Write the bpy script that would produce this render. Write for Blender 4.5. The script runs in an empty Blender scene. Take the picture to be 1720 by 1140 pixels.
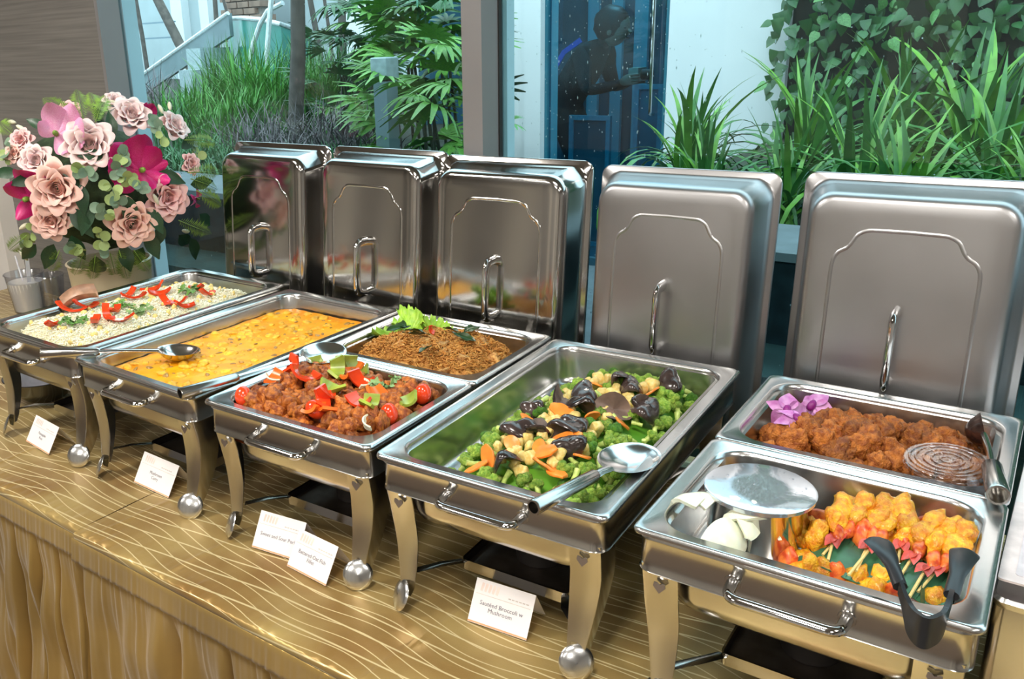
import bpy, bmesh, math, random
from math import sin, cos, pi, radians as rad, sqrt, atan2
from mathutils import Vector as V3, Matrix, Euler, noise, Quaternion
random.seed(7)
RND = random.Random(11)
S = bpy.context.scene
COL = S.collection
# ---------------------------------------------------------------- camera
FPX, CX, CY, CZ = 1481.67, .8740, -1.1402, .79470
PPX, PPY = 689.62, 541.16
CR = (Matrix.Rotation(.67140, 3, 'Z') @ Matrix.Rotation(pi/2-.30800, 3, 'X') @ Matrix.Rotation(-.04070, 3, 'Z'))
cd = bpy.data.cameras.new('camera'); cam = bpy.data.objects.new('camera', cd); COL.objects.link(cam)
cd.sensor_width = 36; cd.lens = FPX/1720*36; cd.shift_x = (860-PPX)/1720; cd.shift_y = (PPY-570)/1720
cd.clip_start = .02; cd.clip_end = 200
cam.location = (CX, CY, CZ); cam.rotation_euler = CR.to_euler()
S.camera = cam
# ---------------------------------------------------------------- world: overcast sky
w = bpy.data.worlds.new('sky'); S.world = w; w.use_nodes = True
nt = w.node_tree; bg = nt.nodes['Background']
tc = nt.nodes.new('ShaderNodeTexCoord'); sx = nt.nodes.new('ShaderNodeSeparateXYZ'); cr = nt.nodes.new('ShaderNodeValToRGB')
nt.links.new(tc.outputs['Generated'], sx.inputs[0]); nt.links.new(sx.outputs['Z'], cr.inputs[0]); nt.links.new(cr.outputs[0], bg.inputs[0])
cr.color_ramp.elements[0].position = 0; cr.color_ramp.elements[0].color = (.62, .72, .78, 1)
cr.color_ramp.elements[1].position = .8; cr.color_ramp.elements[1].color = (.90, .97, 1, 1)
bg.inputs[1].default_value = 2.8
def area(name, loc, rot, sx_, sy_, e, c):
    l = bpy.data.lights.new(name, 'AREA'); l.shape = 'RECTANGLE'; l.size = sx_; l.size_y = sy_; l.energy = e; l.color = c
    o = bpy.data.objects.new(name, l); o.location = loc; o.rotation_euler = rot; COL.objects.link(o); return o
LIGHTS = [(-1.3, -1.1), (.5, -1.1), (2.3, -1.1), (-1.3, -3.1), (.5, -3.1), (2.3, -3.1)]
for i, (x, y) in enumerate(LIGHTS):
    area('ceiling_lamp', (x, y, 1.93), (0, 0, 0), .55, .55, (24, 17, 15)[i] if i < 3 else 16, (1, .965, .91))
S.view_settings.view_transform = 'Standard'; S.view_settings.look = 'None'
S.view_settings.exposure = .45; S.view_settings.gamma = 1; S.view_settings.use_curve_mapping = False
S.cycles.max_bounces = 10; S.cycles.transparent_max_bounces = 24; S.cycles.glossy_bounces = 5
S.cycles.diffuse_bounces = 4; S.cycles.caustics_reflective = True; S.cycles.sample_clamp_indirect = 4
# ---------------------------------------------------------------- helpers
def at(px, py, x=None, y=None, z=None):            # point of the world seen at a photograph pixel, on a plane
    r = CR @ V3(((px-PPX)/FPX, -(py-PPY)/FPX, -1))
    t = (y-CY)/r.y if y is not None else (z-CZ)/r.z if z is not None else (x-CX)/r.x
    return V3((CX, CY, CZ)) + t*r
def obj(name, me, mat=None, parent=None, loc=None, rot=None, scale=None):
    o = bpy.data.objects.new(name, me); COL.objects.link(o)
    if mat is not None and me is not None and not me.materials:
        for m in (mat if isinstance(mat, (list, tuple)) else [mat]): me.materials.append(m)
    if parent: o.parent = parent
    if loc is not None: o.location = loc
    if rot is not None: o.rotation_euler = rot
    if scale is not None: o.scale = scale if hasattr(scale, '__len__') else (scale,)*3
    return o
def tag(o, label=None, cat=None, group=None, kind=None):
    if label: o['label'] = label
    if cat: o['category'] = cat
    if group: o['group'] = group
    if kind: o['kind'] = kind
    return o
def empty(name, loc=(0, 0, 0), rot=(0, 0, 0), scale=None):
    return obj(name, None, loc=loc, rot=rot, scale=scale)
def copy_tree(o, parent=None):
    c = o.copy(); COL.objects.link(c)
    if parent: c.parent = parent
    for ch in o.children: copy_tree(ch, c)
    return c
class MB:
    def __init__(s): s.v = []; s.f = []; s.m = []
    def add(s, vs, fs, mi=0):
        b = len(s.v); s.v += [tuple(p) for p in vs]; s.f += [tuple(b+i for i in f) for f in fs]; s.m += [mi]*len(fs)
        return s
    def box(s, c, d, R=None, mi=0):
        c = V3(c); vs = []
        for i in (-.5, .5):
            for j in (-.5, .5):
                for k in (-.5, .5):
                    p = V3((i*d[0], j*d[1], k*d[2]))
                    if R: p = R @ p
                    vs.append(c+p)
        return s.add(vs, [(0, 1, 3, 2), (4, 6, 7, 5), (0, 4, 5, 1), (2, 3, 7, 6), (0, 2, 6, 4), (1, 5, 7, 3)], mi)
    def loft(s, rings, c0=False, c1=False, closed=True, mi=0):
        n = len(rings[0]); vs = [p for r in rings for p in r]; fs = []
        for i in range(len(rings)-1):
            for j in range(n if closed else n-1):
                k = (j+1) % n
                fs.append((i*n+j, i*n+k, (i+1)*n+k, (i+1)*n+j))
        if c0: fs.append(tuple(range(n-1, -1, -1)))
        if c1: fs.append(tuple((len(rings)-1)*n+j for j in range(n)))
        return s.add(vs, fs, mi)
    def tube(s, path, r, n=8, flat=1.0, up=None, caps=True, mi=0):
        path = [V3(p) for p in path]; rings = []; up = V3(up) if up else None
        prev = None
        for i, p in enumerate(path):
            t = (path[min(i+1, len(path)-1)]-path[max(i-1, 0)]).normalized()
            if up is not None: a = up.cross(t)
            elif prev is None: a = t.cross(V3((0, 0, 1)) if abs(t.z) < .9 else V3((1, 0, 0)))
            else: a = prev - t*prev.dot(t)
            if a.length < 1e-6: a = t.orthogonal()
            a.normalize(); b = t.cross(a).normalized(); prev = a
            rr = r[i] if hasattr(r, '__len__') else r
            rings.append([p + a*(rr*cos(2*pi*k/n)) + b*(rr*flat*sin(2*pi*k/n)) for k in range(n)])
        return s.loft(rings, caps, caps, mi=mi)
    def lathe(s, prof, n=24, c0=False, c1=False, mi=0, ctr=(0, 0, 0)):
        c = V3(ctr)
        return s.loft([[c+V3((r*cos(2*pi*k/n), r*sin(2*pi*k/n), z)) for k in range(n)] for r, z in prof], c0, c1, mi=mi)
    def mesh(s, name, smooth=True, ang=40):
        me = bpy.data.meshes.new(name); me.from_pydata(s.v, [], s.f)
        if any(s.m): me.polygons.foreach_set('material_index', s.m)
        if smooth:
            me.polygons.foreach_set('use_smooth', [True]*len(s.f))
            if ang: me.set_sharp_from_angle(angle=rad(ang))
        me.update(); return me
    def build(s, name, mat, parent=None, smooth=True, ang=40, **k):
        return obj(name, s.mesh(name, smooth, ang), mat, parent, **k)
def rrect(w, d, r, z=0, n=5, cx=0, cy=0):
    out = []
    for sx_, sy_, a0 in ((1, 1, 0), (-1, 1, 90), (-1, -1, 180), (1, -1, 270)):
        for i in range(n+1):
            a = rad(a0+90*i/n); out.append(V3((cx+sx_*(w/2-r)+r*cos(a), cy+sy_*(d/2-r)+r*sin(a), z)))
    return out
def rpath(pts, r, n=5):                             # polyline with rounded corners
    pts = [V3(p) for p in pts]; out = [pts[0]]
    for i in range(1, len(pts)-1):
        a, b, c = pts[i-1], pts[i], pts[i+1]; u = (a-b).normalized(); v = (c-b).normalized()
        d = min(r, (a-b).length*.49, (c-b).length*.49); p, q = b+u*d, b+v*d
        for k in range(n+1):
            t = k/n; out.append(p*(1-t)**2+b*2*t*(1-t)+q*t*t)
    out.append(pts[-1]); return out
# ---------------------------------------------------------------- materials
def srgb(h):
    if isinstance(h, str): h = [int(h[i:i+2], 16)/255 for i in (0, 2, 4)]
    return tuple((c/12.92 if c <= .04045 else ((c+.055)/1.055)**2.4) for c in h[:3])+(1,)
MATS = {}
def mat(name, col, rough=.5, metal=0, var=.12, vs=40, col2=None, bump=0, bs=80, spec=.5, sss=0, trans=0, sheen=0, coat=0, rv=0, detail=3):
    if name in MATS: return MATS[name]
    m = bpy.data.materials.new(name); m.use_nodes = True; n = m.node_tree; b = n.nodes['Principled BSDF']; L = n.links
    c = srgb(col) if isinstance(col, str) else tuple(col)+(1,)
    tcn = n.nodes.new('ShaderNodeTexCoord'); nz = n.nodes.new('ShaderNodeTexNoise'); nz.inputs['Scale'].default_value = vs; nz.inputs['Detail'].default_value = detail
    L.new(tcn.outputs['Object'], nz.inputs['Vector'])
    rp = n.nodes.new('ShaderNodeValToRGB'); L.new(nz.outputs['Fac'], rp.inputs[0])
    e = rp.color_ramp.elements; rp.color_ramp.interpolation = 'EASE'; e[0].position, e[1].position = (.30, .70) if metal < 1 else (.1, .9)
    if col2: e[0].color = srgb(col2) if isinstance(col2, str) else tuple(col2)+(1,)
    else: e[0].color = tuple(x*(1-var) for x in c[:3])+(1,)
    e[1].color = c if col2 else tuple(min(1, x*(1+var)) for x in c[:3])+(1,)
    oi = n.nodes.new('ShaderNodeObjectInfo'); hs = n.nodes.new('ShaderNodeHueSaturation'); mr = n.nodes.new('ShaderNodeMapRange')
    mr.inputs[3].default_value = 1-var*.9; mr.inputs[4].default_value = 1+var*.9
    L.new(oi.outputs['Random'], mr.inputs[0]); L.new(mr.outputs[0], hs.inputs['Value']); L.new(rp.outputs[0], hs.inputs['Color']); L.new(hs.outputs[0], b.inputs['Base Color'])
    b.inputs['Roughness'].default_value = rough; b.inputs['Metallic'].default_value = metal; b.inputs['Specular IOR Level'].default_value = spec
    b.inputs['Subsurface Weight'].default_value = sss; b.inputs['Subsurface Radius'].default_value = (.01, .005, .003)
    b.inputs['Transmission Weight'].default_value = trans; b.inputs['Sheen Weight'].default_value = sheen; b.inputs['Coat Weight'].default_value = coat
    if rv:
        r2 = n.nodes.new('ShaderNodeMapRange'); r2.inputs[1].default_value = .1; r2.inputs[2].default_value = .9
        r2.inputs[3].default_value = max(0, rough-rv); r2.inputs[4].default_value = rough+rv; L.new(nz.outputs['Fac'], r2.inputs[0]); L.new(r2.outputs[0], b.inputs['Roughness'])
    if bump:
        n2 = n.nodes.new('ShaderNodeTexNoise'); n2.inputs['Scale'].default_value = bs; n2.inputs['Detail'].default_value = 4; L.new(tcn.outputs['Object'], n2.inputs['Vector'])
        bp = n.nodes.new('ShaderNodeBump'); bp.inputs['Strength'].default_value = bump; bp.inputs['Distance'].default_value = .004
        L.new(n2.outputs['Fac'], bp.inputs['Height']); L.new(bp.outputs[0], b.inputs['Normal'])
    MATS[name] = m; return m
steel_dark = mat('polished_steel', (.50, .49, .47), .20, 1, .05, 9, rv=.03)
steel_lid = mat('mirror_steel', (.52, .515, .505), .12, 1, .05, 7, rv=.04)
steel_lid2 = mat('brushed_lid_steel', (.44, .44, .45), .34, 1, .12, 5, rv=.055, detail=3)
steel_pan = mat('satin_pan_steel', (.62, .63, .63), .235, 1, .03, 12)
chrome = mat('chrome', (.75, .75, .75), .08, 1, .02, 10)
black_iron = mat('dark_iron', (.05, .045, .042), .45, .6, .1, 20)
# gold satin cloth with thin woven wavy lines
def cloth_mat():
    m = bpy.data.materials.new('gold_satin'); m.use_nodes = True; n = m.node_tree; L = n.links; b = n.nodes['Principled BSDF']
    N = n.nodes.new; t = N('ShaderNodeTexCoord'); sp = N('ShaderNodeSeparateXYZ'); L.new(t.outputs['Object'], sp.inputs[0])
    ad = N('ShaderNodeMath'); ad.operation = 'ADD'; L.new(sp.outputs['Y'], ad.inputs[0]); L.new(sp.outputs['Z'], ad.inputs[1])
    cb = N('ShaderNodeCombineXYZ'); L.new(sp.outputs['X'], cb.inputs[0]); L.new(ad.outputs[0], cb.inputs[1])
    outs = []
    for k, (sc, rot, amp, nsc) in enumerate(((13, .06, .009, 4.2), (8.5, -.09, .012, 3.6))):
        mp = N('ShaderNodeMapping'); mp.inputs['Rotation'].default_value = (0, 0, rot); mp.inputs['Location'].default_value = (k*3.3, k*1.7, 0); L.new(cb.outputs[0], mp.inputs[0])
        nz = N('ShaderNodeTexNoise'); nz.inputs['Scale'].default_value = nsc; nz.inputs['Detail'].default_value = 0
        mp2 = N('ShaderNodeMapping'); mp2.inputs['Scale'].default_value = (1, .5, 1); L.new(mp.outputs[0], mp2.inputs[0]); L.new(mp2.outputs[0], nz.inputs['Vector'])
        s2 = N('ShaderNodeSeparateXYZ'); L.new(mp.outputs[0], s2.inputs[0])
        ma = N('ShaderNodeMath'); ma.operation = 'MULTIPLY_ADD'; ma.inputs[1].default_value = amp*10; L.new(nz.outputs['Fac'], ma.inputs[0]); L.new(s2.outputs['Y'], ma.inputs[2])
        mu = N('ShaderNodeMath'); mu.operation = 'MULTIPLY'; mu.inputs[1].default_value = sc*3.2; L.new(ma.outputs[0], mu.inputs[0])
        pp = N('ShaderNodeMath'); pp.operation = 'PINGPONG'; pp.inputs[1].default_value = .5; L.new(mu.outputs[0], pp.inputs[0])
        lt = N('ShaderNodeMapRange'); lt.inputs[1].default_value = .022; lt.inputs[2].default_value = .05; lt.inputs[3].default_value = 1; lt.inputs[4].default_value = 0; L.new(pp.outputs[0], lt.inputs[0])
        outs.append(lt)
    mx = N('ShaderNodeMath'); mx.operation = 'MAXIMUM'; L.new(outs[0].outputs[0], mx.inputs[0]); L.new(outs[1].outputs[0], mx.inputs[1])
    nz = N('ShaderNodeTexNoise'); nz.inputs['Scale'].default_value = 4.5; nz.inputs['Detail'].default_value = 3; L.new(t.outputs['Object'], nz.inputs['Vector'])
    rp = N('ShaderNodeValToRGB'); L.new(nz.outputs['Fac'], rp.inputs[0]); rp.color_ramp.elements[0].color = (.29, .160, .035, 1); rp.color_ramp.elements[1].color = (.50, .37, .13, 1)  # brown shadow and pale sheen tones painted into the satin by noise
    rp.color_ramp.elements[0].position = .35; rp.color_ramp.elements[1].position = .65
    mi = N('ShaderNodeMix'); mi.data_type = 'RGBA'; L.new(mx.outputs[0], mi.inputs[0]); L.new(rp.outputs[0], mi.inputs[6]); mi.inputs[7].default_value = (.78, .66, .36, 1)
    L.new(mi.outputs[2], b.inputs['Base Color']); b.inputs['Roughness'].default_value = .38; b.inputs['Metallic'].default_value = .35
    b.inputs['Sheen Weight'].default_value = .2
    n3 = N('ShaderNodeTexNoise'); n3.inputs['Scale'].default_value = 500; L.new(t.outputs['Object'], n3.inputs['Vector'])
    bp = N('ShaderNodeBump'); bp.inputs['Strength'].default_value = .12; bp.inputs['Distance'].default_value = .001; L.new(n3.outputs['Fac'], bp.inputs['Height']); L.new(bp.outputs[0], b.inputs['Normal'])
    return m
gold = cloth_mat()
gold_skirt = mat('gold_skirt_satin', (.48, .32, .095), .30, .55, .14, 5, sheen=.2, bump=.4, bs=22)
def wood_mat():
    m = bpy.data.materials.new('grey_brown_laminate'); m.use_nodes = True; n = m.node_tree; L = n.links; b = n.nodes['Principled BSDF']; N = n.nodes.new
    t = N('ShaderNodeTexCoord'); mp = N('ShaderNodeMapping'); mp.inputs['Scale'].default_value = (1.2, 1, 60); L.new(t.outputs['Object'], mp.inputs[0])
    nz = N('ShaderNodeTexNoise'); nz.inputs['Scale'].default_value = 2.2; nz.inputs['Detail'].default_value = 5; L.new(mp.outputs[0], nz.inputs['Vector'])
    rp = N('ShaderNodeValToRGB'); L.new(nz.outputs['Fac'], rp.inputs[0]); rp.color_ramp.elements[0].position = .3; rp.color_ramp.elements[1].position = .7
    rp.color_ramp.elements[0].color = srgb('6b6967'); rp.color_ramp.elements[1].color = srgb('83817d'); L.new(rp.outputs[0], b.inputs['Base Color']); b.inputs['Roughness'].default_value = .45
    return m
wood = wood_mat()
plaster = mat('light_grey_plaster', (.80, .78, .75), .7, 0, .03, 3)
room_wall = mat('taupe_wall_paint', (.44, .41, .385), .6, 0, .15, 1.2)
room_ceiling = mat('ceiling_paint', (.40, .37, .33), .8, 0, .05, 2)
carpet = mat('brown_carpet', (.10, .07, .05), .9, 0, .3, 30, bump=.3)
alu = mat('grey_aluminium', (.30, .30, .31), .45, .4, .03, 5)
alu_blue = mat('pale_outer_aluminium', (.50, .66, .72), .5, .1, .04, 5)
rubber = mat('black_gasket', (.02, .02, .02), .5)
def glass_mat(name, tint, rough=0.0, ior=1.5):
    m = bpy.data.materials.new(name); m.use_nodes = True; n = m.node_tree; n.nodes.clear(); N = n.nodes.new; L = n.links
    o = N('ShaderNodeOutputMaterial'); mx = N('ShaderNodeMixShader'); tr = N('ShaderNodeBsdfTransparent'); gl = N('ShaderNodeBsdfGlossy'); lw = N('ShaderNodeLayerWeight'); pw = N('ShaderNodeMath'); pw.operation = 'POWER'; pw.inputs[1].default_value = 5; fr = N('ShaderNodeMath'); fr.operation = 'MULTIPLY_ADD'; fr.inputs[1].default_value = .9; L.new(lw.outputs['Facing'], pw.inputs[0]); L.new(pw.outputs[0], fr.inputs[0])
    tr.inputs[0].default_value = tint; gl.inputs['Roughness'].default_value = rough; fr.inputs[2].default_value = ((ior-1)/(ior+1))**2
    L.new(fr.outputs[0], mx.inputs[0]); L.new(tr.outputs[0], mx.inputs[1]); L.new(gl.outputs[0], mx.inputs[2]); L.new(mx.outputs[0], o.inputs[0]); return m
window_glass = glass_mat('teal_tinted_glass', (.80, .93, .955, 1))
# ================================================================ SETTING
TOP, FLOOR, GY = 2.0, -.75, .525
def struct(name, mb, m, parent=None, smooth=False):
    o = mb.build(name, m, parent, smooth=smooth)
    if not parent: tag(o, kind='structure')
    return o
def slab(name, x0, x1, y0, y1, z0, z1, m, parent=None):
    return struct(name, MB().box(((x0+x1)/2, (y0+y1)/2, (z0+z1)/2), (x1-x0, y1-y0, z1-z0)), m, parent)
slab('floor', -4.3, 4.6, -5, GY, FLOOR-.1, FLOOR, carpet)
slab('ceiling', -4.3, 4.6, -5, GY+.15, TOP, TOP+.1, room_ceiling)
slab('wall_back', -4.3, 4.6, -5.1, -5, FLOOR, TOP, room_wall)
slab('wall_right', 4.5, 4.6, -5, GY+.1, FLOOR, TOP, room_wall)
slab('wall_left', -4.3, -4.2, -5, GY+.1, FLOOR, TOP, room_wall)
slab('wall_front', -2.19, -1.53, .46, GY, FLOOR, TOP, wood)          # laminate panel beside the window
slab('wall_corner', -4.3, -2.19, .40, GY+.1, FLOOR, TOP, plaster)
# window frame pieces
slab('trim_1', -1.53, -1.515, .46, GY+.02, FLOOR, TOP, alu)
slab('wall_outer', -4.2, -1.625, GY+.02, GY+.12, FLOOR, TOP, plaster)
slab('trim_2', -1.625, -1.545, GY+.03, GY+.09, FLOOR, TOP, alu_blue)
slab('trim_3', -.232, -.182, .462, GY, FLOOR, TOP, alu)
slab('trim_4', -.236, -.179, GY, GY+.012, FLOOR, TOP, rubber)
slab('trim_5', -.255, -.172, GY+.02, GY+.05, FLOOR, TOP, alu_blue)
slab('trim_6', 2.6, 2.65, .462, GY, FLOOR, TOP, alu)
slab('trim_7', -1.53, 4.5, .47, GY+.03, FLOOR, FLOOR+.08, alu)
def window(name, x0, x1):
    o = empty(name); tag(o, kind='structure')
    fr = MB().box(((x0+x1)/2, GY+.008, TOP-.03), (x1-x0, .03, .06))
    fr.box(((x0+x1)/2, GY+.008, FLOOR+.1), (x1-x0, .03, .04))
    fr.build('window_frame', alu, o, smooth=False)
    MB().box(((x0+x1)/2, GY+.012, (TOP+FLOOR)/2), (x1-x0, .008, TOP-FLOOR-.1)).build('pane', window_glass, o, smooth=False)
    return o
window('window_1', -1.515, -.232); window('window_2', -.182, 2.6); window('window_3', 2.65, 4.5)
# ceiling light panels
panel = bpy.data.materials.new('lit_diffuser'); panel.use_nodes = True
b_ = panel.node_tree.nodes['Principled BSDF']; b_.inputs['Emission Color'].default_value = (1, .88, .72, 1); b_.inputs['Emission Strength'].default_value = 5
for i, (x, y) in enumerate(LIGHTS):
    t = empty('ceiling_light', (x, y, TOP))
    MB().loft([rrect(.64, .64, .01, z, 2) for z in (0, -.03)], False, False).build('frame', alu, t, smooth=False)
    MB().loft([rrect(.60, .60, .01, z, 2) for z in (0, -.02)], False, True).build('diffuser', panel, t, smooth=False)
    tag(t, 'square lit ceiling panel outside the frame, %s row, %s' % (('near', 'rear')[i > 2], ('left', 'middle', 'right')[i % 3]), 'ceiling light', 'ceiling light panels')
# ================================================================ TABLES AND CLOTHS
table_wood = mat('table_top_board', (.35, .25, .16), .6)
def table(x0, x1, label):
    t = empty('banquet_table', ((x0+x1)/2, 0, FLOOR)); hw = (x1-x0)/2-.03
    MB().box((0, 0, .735), (hw*2, .80, .018)).build('table_top', table_wood, t, smooth=False)
    for sx_ in (-1, 1):
        for sy_ in (-1, 1):
            MB().tube([(sx_*(hw-.12), sy_*.32, 0), (sx_*(hw-.12), sy_*.32, .726)], .015).build('leg', black_iron, t)
    return tag(t, label, 'table')
table(-2.18, -.455, 'folding banquet table hidden under the left gold cloth')
table(-.45, 2.1, 'folding banquet table hidden under the right gold cloth')
def tablecloth(x0, x1, yf, label, zt, seed, nx):
    prof = [(.86*(1-i/44.)+.004, 0) for i in range(44)]+[(.004, -.0004), (.0012, -.0016), (0, -.004), (.0002, -.012), (.0008, -.020)]
    rings = []
    for j in range(nx+1):
        x = x0+(x1-x0)*j/nx; ring = []
        for (dy, z) in prof:
            e = max(0, 1-dy/.075); zz = zt+z+.0020*noise.noise(V3((x*5+seed, dy*6, 0)))+.0010*noise.noise(V3((x*17, dy*15, seed)))
            r_ = abs(noise.noise(V3((x*34, dy*44, 4))))+.6*abs(noise.noise(V3((x*70, dy*80, 9))))
            if dy > .003: zz += e*(.0052*r_-.0012)+.0012*e*noise.noise(V3((x*9, 1, seed)))
            f = abs((x+dy*.12*sin(seed+x)) % .62-.31); zz += .0018*max(0, 1-abs(f-.1)/.006)*(dy > .003)      # pressed fold lines
            ring.append(V3((x, yf+dy-e*.002*noise.noise(V3((x*12, 5, 0))), zz)))
        rings.append(ring)
    o = MB().loft(rings, closed=False).build('tablecloth', gold, ang=0); tag(o, label, 'tablecloth')
    mb = MB(); prof = [(-.0035, -.008, 2), (-.005, -.0095, 2)]+[(-.005-.001*k, -.012-.038*k/6, 2) for k in range(1, 7)]+[(-.008, -.052, 3), (-.006, -.054, 3)]+[(-.006-.001*k, -.056-.68*(k/28.)**1.2, 3) for k in range(29)]
    rings = []; nx2 = int(nx*1.5)
    for j in range(nx2+1):
        x = x0+(x1-x0)*j/nx2; ring = []; ph = x*9.2+seed+.7*sin(x*4.3+seed)+.35*sin(x*11); s_ = sin(ph*pi); pl = max(0, 1-abs(s_)/.42)**1.3; side = cos(ph*pi)
        fine = noise.noise(V3((x*120, seed, 0)))+.6*noise.noise(V3((x*46, seed, 3)))
        for (dy, z, k) in prof:
            if k == 2: ring.append(V3((x, yf+dy-.0022*fine*min(1, -z/.03), zt+z+.0008*fine)))
            else:
                d = min(1, (-z-.050)/.10); d2 = min(1, (-z-.05)/.45)
                yy = yf+dy+.075*pl*d*(.55+.45*d2)-.004*fine*(1-.5*d)-.020*d*noise.noise(V3((x*14, z*5, seed)))-.012*d*noise.noise(V3((x*38, z*8, seed)))-.012*d2*side*side
                ring.append(V3((x+.010*noise.noise(V3((x*6, z*4, 9)))*d, yy, zt+z)))
        rings.append(ring)
    mb.loft(rings, closed=False)
    for xs in (x0, x1): mb.add([(xs, yf, zt-.01), (xs, yf+.86, zt-.01), (xs, yf+.86, FLOOR+.02), (xs, yf, FLOOR+.02)], [(0, 1, 2, 3)])
    mb.add([(x0, yf+.86, zt-.003), (x1, yf+.86, zt-.003), (x1, yf+.86, FLOOR+.02), (x0, yf+.86, FLOOR+.02)], [(0, 1, 2, 3)])
    mb.build('pleated_skirt', gold_skirt, o, ang=0); return o
tablecloth(-2.19, -.452, -.438, 'gold satin tablecloth and pleated skirt on the left table, under the rice dish', -.001, 1.3, 520)
tablecloth(-.449, 2.12, -.447, 'gold satin tablecloth and pleated skirt on the right table, under the four nearer dishes', 0, 4.1, 640)

# pale panels added on the unseen walls to give the lids light reflections
M_pan = mat('cream_wall_panel', (.78, .72, .62), .7, 0, .06, 3)
for k in range(7): slab('trim_%d' % (40+k), -3.9+1.15*k, -3.45+1.15*k, -5.0, -4.96, FLOOR, TOP, M_pan)
for k in range(4): slab('trim_%d' % (50+k), -4.2, -4.16, -4.4+1.1*k, -3.95+1.1*k, FLOOR, TOP, M_pan)
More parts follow.
